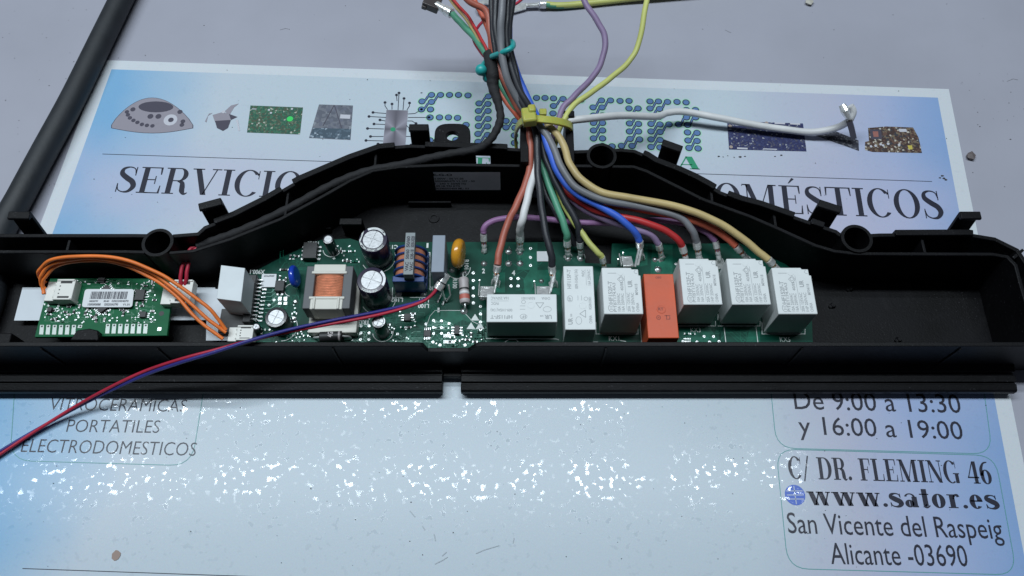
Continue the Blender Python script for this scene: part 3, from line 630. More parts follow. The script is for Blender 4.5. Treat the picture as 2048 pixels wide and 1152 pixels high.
# cross ribs in the channel
for px, li, lo in ((133, innL, outL), (560, innL, outL), (735, innL, outL), (1437, innR, outR), (1560, innR, outR), (1850, innR, outR)):
    x = P(px, 480, ZR).x; y0, y1 = yat(li, x), yat(lo, x); y0 = y0 if y0 else y1 - 8
    b = MB(); b.box((x, (y0 + y1) / 2, 21), (1.2, abs(y1 - y0) - 1.2, 14), M_BLACK); b.build('rib', housing, bevel=.2)
b = MB(); M_ = Matrix.Translation((0, 0, 0)); p0, p1 = P(2028, 515, ZR), P(2048, 498, ZR); b.ribbon([p0.to_2d(), p1.to_2d()], 1.2, 14, ZR - .5, M_BLACK); b.build('rib', housing)
# screw bosses
for px, py in ((317, 487), (1203, 314), (1712, 479)):
    c = P(px, py, ZR); b = MB()
    b.lathe((c.x, c.y, 0), [(6.6, 1), (6.6, ZR + 1.0), (5.3, ZR + 1.0), (5.1, 8), (0.01, 8)], M_BLACK, 36); b.build('screw_boss', housing, smooth=.5)
# front wall with a cable notch, seen from outside; four end steps
zt = ZR
nx0, nx1 = P(846, 695, ZR).x, P(950, 695, ZR).x
b = MB()
prof = [(XL, 1), (XR - 6, 1), (XR - 1, 6), (XR - 1, zt), (nx1 + 2.5, zt), (nx1, zt - 1), (nx1 - 3, zt - 6.5), (nx0 + 1.2, zt - 6.5), (nx0, zt - 1.0), (nx0 - 1.5, zt), (XL, zt)]
R_ = Matrix(((1, 0, 0, 0), (0, 0, 1, 0), (0, 1, 0, 0), (0, 0, 0, 1)))
b.prism(prof, YF, YF + 1.9, M_BLACK, R_)
b.f = [tuple(reversed(f)) for f in b.f]; b.build('front_wall', housing, bevel=.25)
for px in (78, 312, 664, 1213, 1607, 1925):
    x = P(px, 690, ZR).x; b = MB(); b.box((x, YF - .35, 14.5), (.9, .8, 27.5), M_BLACK); b.build('rib', housing, bevel=.2)
# lower flange rails, broken by the gap in the middle
fx0, fx1, fxe = P(885, 765, 6).x, P(922, 765, 6).x, P(2030, 765, 6).x
for x0, x1 in ((XL, fx0), (fx1, fxe)):
    b = MB(); R2 = Matrix(((0, 0, 1, 0), (1, 0, 0, 0), (0, 1, 0, 0), (0, 0, 0, 1)))
    pf = [(YF + .2, .8), (YF + .2, 9.0), (YF - 3.2, 8.2), (YF - 3.2, 6.4), (YF - 4.4, 6.4), (YF - 4.4, 7.6), (YF - 7.2, 7.2), (YF - 7.2, 6.0), (YF - 8.0, 6.0), (YF - 8.0, 6.9), (YF - 10.6, 6.3), (YF - 11.2, 5.6), (YF - 11.2, 3.2), (YF - 10.4, 2.6), (YF - 10.4, .8)]
    b.prism(pf, x0, x1, M_BLACK, R2); b.build('flange_rail', housing, bevel=.25)
b = MB(); b.box(((fx0 + fx1) / 2, YF - 2.0, 3.6), (fx1 - fx0 - .1, 4.2, 3.2), M_BLACK); b.build('flange_bridge', housing, bevel=.2)
# snap clips along the back
def clip(px, py, wd, ang, up=8.0, out=5.2):
    c = P(px, py, ZR); b = MB(); a = math.radians(ang)
    M_ = Matrix.Translation((c.x, c.y, 0)) @ Matrix.Rotation(a - math.pi / 2, 4, 'Z')
    pf = [(0.9, ZR - 14), (2.6, ZR - 14), (out + 1.4, ZR + up - 1), (out + 1.2, ZR + up), (out - 2.2, ZR + up - .2), (out - 2.4, ZR + up - 1.4), (out - .4, ZR + up - 2.2)]
    Rm = Matrix(((0, 0, 1, 0), (1, 0, 0, 0), (0, 1, 0, 0), (0, 0, 0, 1)))
    b.prism(pf, -wd / 2, wd / 2, M_BLACK, M_ @ Rm); b.build('snap_clip', housing, bevel=.35)
for a in ((52, 468, 9.0, 90), (436, 445, 9.6, 108), (840, 293, 8.6, 90), (1331, 328, 9.0, 66), (1642, 449, 9.4, 68), (1928, 468, 8.6, 90)): clip(*a)
# ear with screw slot
c = P(905, 274, 28); b = MB(); N = 40; o_, i_ = [], []
for k in range(N):
    a = 2 * math.pi * k / N; dx, dy = math.cos(a), math.sin(a)
    rx = 8.1 / max(abs(dx), 1e-6); ry = (6.8 if dy > 0 else 5.6) / max(abs(dy), 1e-6); r = min(rx, ry)
    if dy > 0: r = min(r, (abs(dx / 8.1) ** 3.2 + abs(dy / 6.8) ** 3.2) ** (-1 / 3.2))
    o_.append((c.x + dx * r, c.y + dy * r)); i_.append((c.x + 2.7 * dx, c.y + 2.5 * dy))
vs = [(x, y, z) for z in (26, 29) for L_ in (o_, i_) for x, y in L_]
fs = []
for k in range(N):
    j = (k + 1) % N; fs += [(k, N + k, N + j, j), (2 * N + k, 2 * N + j, 3 * N + j, 3 * N + k), (k, j, 2 * N + j, 2 * N + k), (N + k, 3 * N + k, 3 * N + j, N + j)]
b.add(vs, fs, M_BLACK); b.build('mounting_ear', housing, bevel=.3)
# cable gate
pl0, pl1 = P(1040, 229, 34), P(1049, 334, ZR); pr0, pr1 = P(1134, 228, 34), P(1140, 334, ZR)
for (a, c, wd) in ((pl0, pl1, 3.6), (pr0, pr1, 3.6)):
    b = MB(); x = c.x; b.box((x, (a.y + c.y) / 2, 20), (wd, a.y - c.y, 28), M_BLACK); b.box((x, a.y - 1.5, 35), (wd + 1, 3, 3), M_BLACK); b.build('gate_post', housing, bevel=.3)
b = MB(); b.box(((pl1.x + pr1.x) / 2, (pl0.y + pl1.y) / 2 - 1, 11), (pr1.x - pl1.x - 3.8, pl0.y - pl1.y - 3, 2), M_BLACK); b.build('gate_floor', housing)
# marks on the floor and walls inside
for px, py in ((1700, 578), (1665, 612), (1797, 680)):
    c = P(px, py, 3); b = MB(); b.cyl(c, 1.5, 3, 4.3, M_BLACK, 8, r1=.9); b.cyl((c.x - 1.2, c.y - .5), .8, 3, 4.0, M_BLACK, 6); b.build('floor_stud', housing)
c = P(868, 437, 3); b = MB(); b.lathe((c.x, c.y, 0), [(2.6, 3), (2.4, 3.5), (1.5, 3.5), (1.4, 3.05), (.01, 3.05)], M_BLACK, 20); b.build('floor_stud', housing, smooth=.5)
c = P(702, 440, 16); b = MB(); b.box((c.x, c.y, 9), (10, 1.4, 13.5), M_BLACK); b.box((c.x, c.y - 1, 16), (10, 3.2, 1.2), M_BLACK); b.build('board_clip', housing, bevel=.25)
for px in (620, 860): c = P(px, 408 if px > 700 else 460, 5); b = MB(); b.box((c.x, c.y, 5), (20, 1, 4), M_BLACK); b.build('floor_rib', housing, bevel=.2)
c = P(172, 668, 16); b = MB(); b.prism([(c.x - 6, c.y - 3), (c.x + 6, c.y - 3), (c.x + 5, c.y + 1.5), (c.x + 1, c.y + 2.4), (c.x - 4, c.y + 1.6)], 5, 16.5, M_BLACK); b.build('board_clip', housing, bevel=.5)
for x in (-232, -214): c = Vector((x, 120)); b = MB(); b.box((x, 121, 8), (6, 9, 10), M_BLACK); b.build('board_clip', housing, bevel=.4)
# rating label stuck to the inner face of the back wall
yw = yat(innL, P(920, 330, ZR).x) - .8
def wallpt(px, py):       # point on the plane y = yw seen at this pixel
    u = (px - 1024) / FPX; v = -(py - 576) / FPX; r = (u, _c + v * _s, -_s + v * _c); t = (yw - .25) / r[1]; return Vector((r[0] * t, yw - .25, CAMH + r[2] * t))
A_, B_, C_, D_ = wallpt(836, 343), wallpt(1008, 345), wallpt(1006, 382), wallpt(835, 378)
lx0, lx1, lz1, lz0 = A_.x, B_.x, (A_.z + B_.z) / 2, (C_.z + D_.z) / 2
b = MB(); hw, hh = (lx1 - lx0) / 2, (lz1 - lz0) / 2; cx, cz = (lx0 + lx1) / 2, (lz0 + lz1) / 2; pts = []
for sx, sz in ((1, 1), (-1, 1), (-1, -1), (1, -1)):
    for k in range(5):
        a = math.atan2(sz, sx) - math.pi / 4 + k * math.pi / 8; pts.append((cx + sx * (hw - 1.5) + 1.5 * math.cos(a), yw - .3, cz + sz * (hh - 1.5) + 1.5 * math.sin(a)))
sl = MB(); sl.add(pts, [tuple(range(len(pts)))[::-1]], M_LABELG)
M_LTXT = mat('label_text', (.012, .012, .016), .5)
def lt(s_, fx, fz, wd, cap, bold=.0): put3(sl, sans(s_, bold), (lx0 + fx * (lx1 - lx0), yw - .3, lz0 + fz * (lz1 - lz0)), (1, 0, 0), (0, 0, 1), wd, cap, M_LTXT, off=.06)
lt('E-G-O', .17, .80, 8.5, 1.6, .03)
for i, (s_, wd) in enumerate((('75.19775.00W - 00 V1.05', 19), ('819250 0000085479 V1.107 - 00', 24), ('AC 230 - 240 V 50/60 Hz', 20), ('007  20.09.18 TRI KTS', 17), ('5W: 7500290505409 ML: 03', 21))): lt(s_, .025, .60 - i * .138, wd, 1.35, .02)
ex, ez = lx0 + 3.4, lz0 + .86 * (lz1 - lz0)
for r0, r1 in ((.0, .8), (1.3, 1.9), (2.3, 3.0)):
    q = []; 
    for k in range(9): a = math.radians(35 + k * 110 / 8); q.append((ex + r1 * math.cos(a), yw - .36, ez - 1.2 + r1 * .8 * math.sin(a)))
    for k in range(8, -1, -1): a = math.radians(35 + k * 110 / 8); q.append((ex + r0 * math.cos(a), yw - .36, ez - 1.2 + r0 * .8 * math.sin(a)))
    sl.add(q, [(k, k + 1, 16 - k, 17 - k) for k in range(8)], M_LTXT)
sl.build('rating_label', housing)

# ================================================================== MAIN BOARD
ZB = 8.0
board = empty('main_circuit_board', (0, 0, 0), 'long green power circuit board crowded with relays, capacitors and a transformer', 'circuit board')
bp_ = lambda x, y, z=ZB: P(x, y, z)
out = [bp_(470, 700), bp_(470, 562), bp_(505, 545), bp_(560, 516), bp_(640, 480), bp_(700, 477), bp_(722, 484), bp_(1167, 484), bp_(1170, 526), bp_(1222, 528), bp_(1224, 487), bp_(1490, 487), bp_(1530, 500), bp_(1580, 535), bp_(1622, 585), bp_(1624, 700)]
for i in (0, -1): out[i].y = YF + 3.2
b = MB(); b.prism([(p.x, p.y) for p in out], ZB - 1.6, ZB, M_PCB); b.build('board_base', board)
b = MB()
for x, y in ((480, 600), (700, 500), (900, 500), (1150, 560), (1400, 560), (1600, 680), (500, 690), (1010, 695)):
    c = bp_(x, y); b.cyl((c.x, max(c.y, YF + 5)), 2.5, 2.9, ZB - 1.65, M_BLACK, 12)
b.build('standoff', board, kind='stuff')
ZS = ZB + .07; ZT = ZB + .03
# traces, copper areas, vias
tr = MB(); trl = MB(); via = MB(); silk = MB(); pad = MB()
def pxline(mb, pts, wd, m, z): mb.line2d([bp_(*p).to_2d() for p in pts], wd, z, m)
for q in ([(1035,486),(1075,486),(1075,540),(1035,540)], [(1240,500),(1295,490),(1295,530),(1245,540)], [(1305,490),(1345,490),(1345,560),(1300,560)], [(845,640),(865,622),(925,622),(955,650),(925,640),(905,650),(860,655)],
          [(985,545),(1010,545),(1010,585),(985,585)], [(1060,540),(1120,540),(1120,590),(1050,590),(1047,560)], [(1350,660),(1420,655),(1440,688),(1350,688)], [(1500,655),(1520,655),(1520,692),(1490,692)], [(880,540),(905,538),(915,560),(895,600),(880,600)]):
    tr.flat([(*bp_(*p).to_2d(), ZT) for p in q], M_TRACE)
def wig(x0, y0, x1, y1, n, wd=.28, m=None, mb=None, step=26):
    for i in range(n):
        x, y = rnd.uniform(x0, x1), rnd.uniform(y0, y1); pts = [(x, y)]; d = rnd.choice(((1, 0), (0, 1), (1, 0), (-1, 0)))
        for k in range(rnd.randint(2, 4)):
            l = rnd.uniform(5, step); x += d[0] * l; y += d[1] * l * .9; x = min(max(x, x0), x1); y = min(max(y, y0), y1)
            if abs(x - pts[-1][0]) + abs(y - pts[-1][1]) > 2: pts.append((x, y))
            d = rnd.choice([(d[0] or .7, d[1] or .7), (d[0] or -.7, d[1] or .7), (1, 0) if d[0] == 0 else (0, 1)])
        if len(pts) > 1: pxline(mb or tr, pts, wd, m or M_TRACE, ZT + .005)
for r_ in ((722, 660, 845, 690, 26), (770, 615, 850, 680, 26), (850, 650, 965, 697, 60), (930, 640, 970, 690, 22), (560, 655, 720, 690, 26), (505, 545, 600, 690, 46), (560, 495, 640, 540, 18), (1350, 660, 1440, 690, 26), (1440, 655, 1520, 690, 8), (680, 480, 720, 640, 22), (1010, 486, 1110, 580, 10), (780, 560, 880, 640, 20)): wig(*r_)
for r_ in ((700, 645, 735, 685, 26), (850, 640, 965, 697, 34), (770, 660, 850, 690, 16), (570, 660, 600, 685, 10), (955, 640, 972, 690, 8)): wig(*r_, wd=.18, m=M_TRACEL, mb=trl, step=14)
for k in range(7):
    pxline(trl, [(530, 585 + k * 8), (542, 585 + k * 8), (556 + k, 572 + k * 8)], .22, M_TRACEL, ZT + .01)
def bus(x, y, segs, n, px, py, wd=.22, m=None, mb=None):
    for k in range(n):
        X, Y = x + px * k, y + py * k; pts = [(X, Y)]
        for j, (dx, dy) in enumerate(segs): X += dx + (px * .0); Y += dy; pts.append((X, Y))
        pxline(mb or tr, pts, wd, m or M_TRACE, ZT + .012 + k * .001)
for a in ((530, 640, ((14, 0), (18, 18), (30, 0)), 5, 0, 5), (545, 545, ((24, 0), (12, -12), (14, 0)), 4, 2, 6), (700, 530, ((0, 20), (8, 8), (0, 60)), 3, 5, 0), (790, 640, ((20, 0), (12, 12), (30, 0)), 6, 0, 5),
          (850, 690, ((30, -14), (30, 0)), 6, 6, -5), (900, 640, ((0, 18), (16, 16), (20, 0)), 5, 7, 0), (1345, 664, ((20, 0), (14, 14), (40, 0)), 4, 0, 5), (1450, 660, ((30, 26),), 5, 8, 0), (560, 680, ((40, 0), (8, -8), (60, 0)), 3, 0, 5), (1000, 500, ((0, 30), (-10, 12), (0, 30)), 4, 5, 0)): bus(*a)
for a in ((870, 644, ((30, 0), (10, 10), (0, 24)), 4, 0, 5), (960, 620, ((0, 40),), 2, 3, 0), (536, 560, ((10, 10), (0, 50)), 3, 4, 0), (770, 682, ((40, 0), (10, -10), (24, 0)), 4, 0, 4)): bus(*a, wd=.16, m=M_TRACEL, mb=trl)
tr.build('copper_area', board, kind='stuff'); trl.build('bright_traces', board, kind='stuff')
def vp(x, y, r=.62, hole=True):
    c = bp_(x, y); via.disc(c, r, ZS, M_SOLDER, 12)
    if hole: via.disc(c, r * .36, ZS + .02, M_CHIP, 8)
for y in (546, 561, 576, 592, 606): vp(946.5, y, .7)
for y in (613, 628, 644, 659): vp(961, y, .65)
for x, y in ((1022, 557), (1036, 557), (1022, 572), (1036, 572), (1061, 497), (1061, 515), (1061, 531)): vp(x, y, .7)
for x, y in ((852, 648), (867, 641), (883, 642), (898, 647), (867, 655), (883, 655), (867, 667), (883, 667), (897, 667), (722, 652), (738, 652), (722, 666), (738, 666), (721, 679), (738, 679), (1408, 673), (1427, 673), (1419, 684), (1438, 683), (1366, 683), (1394, 684), (1206, 553), (1380, 600),
             (1352, 528), (1320, 540), (795, 668), (866, 684), (880, 690), (930, 690), (640, 668), (500, 620), (538, 610), (548, 600), (620, 560)): vp(x, y, .62)
for i in range(90):
    x, y = rnd.choice(((rnd.uniform(770, 965), rnd.uniform(640, 694)), (rnd.uniform(560, 720), rnd.uniform(660, 688)), (rnd.uniform(505, 600), rnd.uniform(560, 690)), (rnd.uniform(675, 715), rnd.uniform(485, 640)))); vp(x, y, rnd.uniform(.22, .38), False)
via.build('solder_vias', board, kind='stuff')
# pads and tiny chips (too small to pick apart)
tiny = MB()
def smd(x, y, wx, wy, h=.6, m=M_CHIP, pads='x'):
    c = bp_(x, y)
    tiny.box((c.x, c.y, ZB + h / 2 + .05), (wx, wy, h), m)
    for s_ in (-1, 1):
        d = (s_ * (wx / 2 + .25), 0) if pads == 'x' else (0, s_ * (wy / 2 + .25))
        tiny.box((c.x + d[0], c.y + d[1], ZB + .2), (.5 if pads == 'x' else wx, wy if pads == 'x' else .5, .4), M_SOLDER)
for x, y, p_ in ((581, 515, 'y'), (588, 515, 'y'), (594, 513, 'x'), (590, 621, 'y'), (590, 640, 'y'), (589, 628, 'x'), (565, 540, 'x'), (573, 540, 'x'), (560, 556, 'y'), (572, 560, 'y'), (690, 522, 'x'), (698, 523, 'x'), (706, 524, 'x'), (714, 524, 'x'), (706, 552, 'y'), (706, 545, 'y'),
                 (707, 585, 'y'), (710, 600, 'y'), (812, 640, 'x'), (824, 640, 'x'), (806, 655, 'x'), (818, 655, 'x'), (830, 648, 'y'), (800, 628, 'y'), (826, 628, 'x'), (905, 675, 'x'), (915, 682, 'x'), (925, 675, 'y'), (935, 680, 'x'), (942, 670, 'y'), (776, 650, 'x'), (784, 660, 'y'), (900, 684, 'x'),
                 (950, 684, 'x'), (670, 500, 'x'), (682, 503, 'x'), (694, 503, 'x'), (706, 503, 'x'), (535, 660, 'x'), (545, 668, 'x'), (524, 664, 'y'), (600, 668, 'x'), (612, 672, 'x'), (1373, 668, 'x'), (1385, 668, 'x')):
    smd(x, y, 1.3 if p_ == 'x' else .8, .8 if p_ == 'x' else 1.3, pads=p_, m=rnd.choice((M_CHIP, M_CHIP, M_TRACE)))
for i in range(10):
    for s_ in (0, 1): c = bp_(888 + i * 2.3, 672 + s_ * 12); tiny.box((c.x, c.y, ZB + .15), (.28, 1.5, .25), M_SOLDER)
for i in range(5):
    for s_ in (0, 1): c = bp_(1368 + i * 3, 678 + s_ * 5); tiny.box((c.x, c.y, ZB + .15), (.45, .6, .25), M_SOLDER)
tiny.build('small_components', board, kind='stuff')
def chip(x, y, wx, wy, h, legs=3, lab=None, side='x'):
    root = empty('chip', (0, 0, 0), lab, None, parent=board); c = bp_(x, y)
    b = MB(); b.box((c.x, c.y, ZB + h / 2 + .2), (wx, wy, h), M_CHIP); b.build('chip_body', root, bevel=.15)
    b = MB()
    for s_ in (-1, 1):
        for k in range(legs):
            t = (k + .5) / legs - .5
            if side == 'x': b.box((c.x + s_ * (wx / 2 + .6), c.y + t * wy, ZB + .35), (1.2, wy / legs * .45, .5), M_METAL)
            else: b.box((c.x + t * wx, c.y + s_ * (wy / 2 + .6), ZB + .35), (wx / legs * .45, 1.2, .5), M_METAL)
    b.build('chip_legs', root)
chip(623, 507, 6.2, 8.0, 3.2, 4); chip(562, 576, 4.0, 5.0, 2.4, 2, side='y'); chip(914, 662, 2.3, 4.0, 1.4, 3); chip(815, 636, 3.0, 3.4, 1.0, 3); chip(855, 668, 3.0, 3.0, 1.0, 4, side='y')
for x, y, wx, wy in ((560, 598, 1.5, 1.9), (571, 598, 1.5, 1.9), (560, 607, 1.5, 1.4), (571, 607, 1.5, 1.4)): c = bp_(x, y); pad.box((c.x, c.y, ZB + .15), (wx, wy, .25), M_SOLDER)
for x, y in ((591, 604), (588, 637)): c = bp_(x, y); pad.cyl(c, 1.2, ZB, ZB + .6, M_SOLDER, 8, r1=.6)
# round solder joints with clinched pins
for x, y, r in ((968, 527, 1.5), (1017, 503, 1.6), (1017, 527, 1.6), (1040, 505, 1.5), (1040, 527, 1.6), (968, 502, 1.5), (1136, 517, 1.5), (1161, 517, 1.5), (1310, 519, 1.4), (1316, 539, 1.7), (1322, 518, 1.4), (1370, 520, 1.4), (797, 587, 1.6), (847, 587, 1.6), (928, 622, 1.7), (903, 540, 1.4), (930, 545, 1.2), (964, 596, 1.3), (1083, 562, 1.2), (925, 548, 1.2)):
    c = bp_(x, y); pad.lathe((c.x, c.y, ZB), [(r, 0.02), (r * .85, .25), (r * .4, .7), (.01, .9)], M_SOLDER, 14)
pad.tube([bp_(1018, 504, ZB), bp_(1018, 492, ZB + 2.5)], .3, M_SOLDER, 6)
for (x, y) in ((875, 605), (880, 595), (885, 610)): pad.tube([bp_(x, y, ZB + .4), bp_(x + 6, y - 14, ZB + 1)], .5, M_SOLDER, 6)
c = bp_(1085, 513); pad.box((c.x, c.y, ZB + .15), (5, 5, .2), M_LABEL)
pad.build('solder_joints', board, kind='stuff')
# silkscreen
def st(s_, x, y, wpx, cap, rot=0, bold=.03):
    c = bp_(x, y); wd = wpx / 4.6; a = math.radians(rot); d = Vector((math.cos(a), math.sin(a))) * wd / 2; v = Vector((-math.sin(a), math.cos(a))) * cap / 2
    p = c.to_2d(); put(silk, sans(s_, bold), p - d - v, p + d - v, cap, ZS, M_SILK)
for a in (('KX1', 1228, 677, 20, 2.1, 0, .0), ('KX3', 1391, 660, 20, 2.1, 0, .0), ('KX5', 1570, 679, 20, 2.1, 0, .0), ('TR130', 725, 645, 28, 1.9, 180), ('L102', 794, 600, 24, 1.8, 180), ('L101', 848, 601, 20, 1.8, 180), ('L100', 847, 612, 22, 1.8, 180), ('C11', 787, 494, 18, 1.8, 180), ('1', 855, 491, 4, 2.2, 180),
          ('1', 877, 620, 4, 2.0), ('2', 967, 542, 6, 2.2), ('4', 1027, 546, 7, 2.2), ('R101', 933, 529, 22, 1.8, -90), ('R100', 910, 567, 22, 1.8, -90), ('X900.1', 515, 544, 30, 1.9, 180), ('IC120', 626, 487, 24, 1.8, 180), ('C10', 866, 577, 14, 1.8, 180), ('0', 739, 634, 5, 2.2), ('+', 668, 517, 6, 1.6), ('C150', 708, 575, 20, 1.6, -90), ('C151', 703, 545, 20, 1.6, 90)): st(*a)
def sl_(pts, wd=.3): pxline(silk, pts, wd, M_SILK, ZS)
for x0, x1, y in ((1192, 1276, 668), (1325, 1431, 652), (1436, 1520, 652), (1524, 1610, 668)): sl_([(x0, y - 24), (x0, y), (x1, y), (x1, y - 10)])
sl_([(972, 677), (1112, 678), (1118, 680)]); sl_([(1010, 684), (1018, 679), (1032, 679), (1036, 683)], .35)
sl_([(1448, 655), (1452, 687)]); sl_([(1512, 655), (1516, 687)]); sl_([(1436, 640), (1436, 652)]); sl_([(1280, 640), (1283, 684)]); sl_([(1186, 684), (1196, 684)])
sl_([(1240, 681), (1252, 683)]); sl_([(860, 574), (860, 505), (852, 505)]); sl_([(785, 575), (785, 595), (805, 595)]); sl_([(820, 595), (852, 595)])
sl_([(852, 655), (860, 632), (870, 621), (925, 621), (945, 643), (960, 650)], .2); sl_([(505, 640), (512, 640), (512, 632)])
def arcs(x, y, r, a0, a1, wd=.3):
    c = bp_(x, y).to_2d(); silk.line2d([c + Vector((math.cos(math.radians(a0 + (a1 - a0) * k / 16)), math.sin(math.radians(a0 + (a1 - a0) * k / 16)))) * r for k in range(17)], wd, ZS, M_SILK)
arcs(757, 515, 7.6, -150, 20); arcs(757, 597, 7.6, -150, 20); arcs(664, 498, 4.0, -170, 10); arcs(766, 664, 4.4, -170, 10); arcs(566, 655, 6.2, -90, 60); arcs(916, 535, 5.5, 170, 360); arcs(583, 580, 3, 90, 260)
for x, y in ((950, 636), (942, 653), (960, 653)):
    c = bp_(x, y); silk.add([(c.x - 1.9, c.y - 1.2, ZS), (c.x + 1.9, c.y - 1.2, ZS), (c.x, c.y + 1.9, ZS)], [(0, 1, 2)], M_SILK)
silk.build('silkscreen_print', board)

# ---- relays
def relay_tall(px, py, zt_=29.0, first=[None]):
    c = P(px, py, zt_)     # front left top corner
    if first[0] is not None:
        r = first[0].copy(); COL.objects.link(r); r.location = Vector((c.x, c.y, 0)) * K
        for ch in first[0].children: q = ch.copy(); COL.objects.link(q); q.parent = r
        return r
    root = empty('relay', (c.x, c.y, 0), parent=board); first[0] = root
    Wd, Dp = 16.0, 21.0; b = MB()
    prof = [(0, 0), (Wd, 0), (Wd, Dp - 3.5), (Wd - .8, Dp - 3.5), (Wd - .8, Dp - .7), (Wd - 3.6, Dp - .7), (Wd - 3.6, Dp), (0, Dp)]
    b.prism(prof, ZB + .2, zt_, M_RELAY); b.build('relay_cover', root, bevel=.35)
    t = MB(); up, rt = (0, 1, 0), (-1, 0, 0)      # text runs away from the viewer
    def line(s_, x, y, wd, cap, bold=0): put3(t, sans(s_, bold), (x, y, zt_), up, rt, wd, cap, M_INK, off=.03)
    line('HF152F-T', 3.9, 4.6, 10.2, 1.6, .03)
    for x, s_, y0, wd in ((5.3, 'P-1BT174.4A3', 1.0, 13), (6.9, '10A 250VAC', 1.2, 8), (8.5, '16A 250VAC', 1.2, 8), (8.5, '40/85', 10.4, 4), (10.9, '20A 125VAC', 1.0, 8.5), (12.6, '1HP 250VAC', 1.0, 8.5), (14.4, 'CHINA', 1.0, 4), (14.4, 'MF04/18', 8.5, 5)): line(s_, x, y0, wd, 1.15, .02)
    line('UR', 12.2, 12.0, 3.2, 1.7, .04)
    def ln(p, q, w_=.16):
        p, q = Vector(p), Vector(q); d = (q - p).normalized(); nn = Vector((-d.y, d.x)) * w_ / 2; t.flat([(*(p + nn), zt_ + .03), (*(q + nn), zt_ + .03), (*(q - nn), zt_ + .03), (*(p - nn), zt_ + .03)], M_INK)
    ln((9.4, 1.6), (9.2, 17.3)); ln((2.4, 18.4), (6.0, 18.4), .25)
    def ring(cx, cy, rx, ry, w_=.2, n=20, a0=0, a1=360):
        vs = []
        for k in range(n + 1):
            a = math.radians(a0 + (a1 - a0) * k / n); vs += [(cx + rx * math.cos(a), cy + ry * math.sin(a), zt_ + .03), (cx + (rx - w_) * math.cos(a), cy + (ry - w_) * math.sin(a), zt_ + .03)]
        t.add(vs, [(2 * k, 2 * k + 2, 2 * k + 3, 2 * k + 1) for k in range(n)], M_INK)
    ring(3.1, 2.6, 1.3, 1.7, .25); ln((2.4, 2.0), (3.8, 2.0), .22); ln((2.4, 3.2), (3.8, 3.2), .22); ln((2.6, 2.6), (3.6, 2.6), .2)
    for a_, c_ in (((6.3, 15.6), (8.0, 17.2)), ((8.0, 17.2), (9.0, 15.6)), ((9.0, 15.6), (7.9, 13.8)), ((7.9, 13.8), (6.3, 15.6))): ln(a_, c_, .22)
    ring(7.7, 15.7, .8, .8, .2); ring(14.2, 19.0, .9, .9, .2, 12, 90, 300)
    t.build('relay_print', root)
    d = MB(); d.cyl((7.6, 18.6), 1.3, zt_ + .01, zt_ + .12, M_RELAY, 20); d.build('vent_dimple', root)
    return root
for i, (px, py) in enumerate(((1208, 628), (1367, 609), (1464, 609), (1557, 628))): relay_tall(px, py)
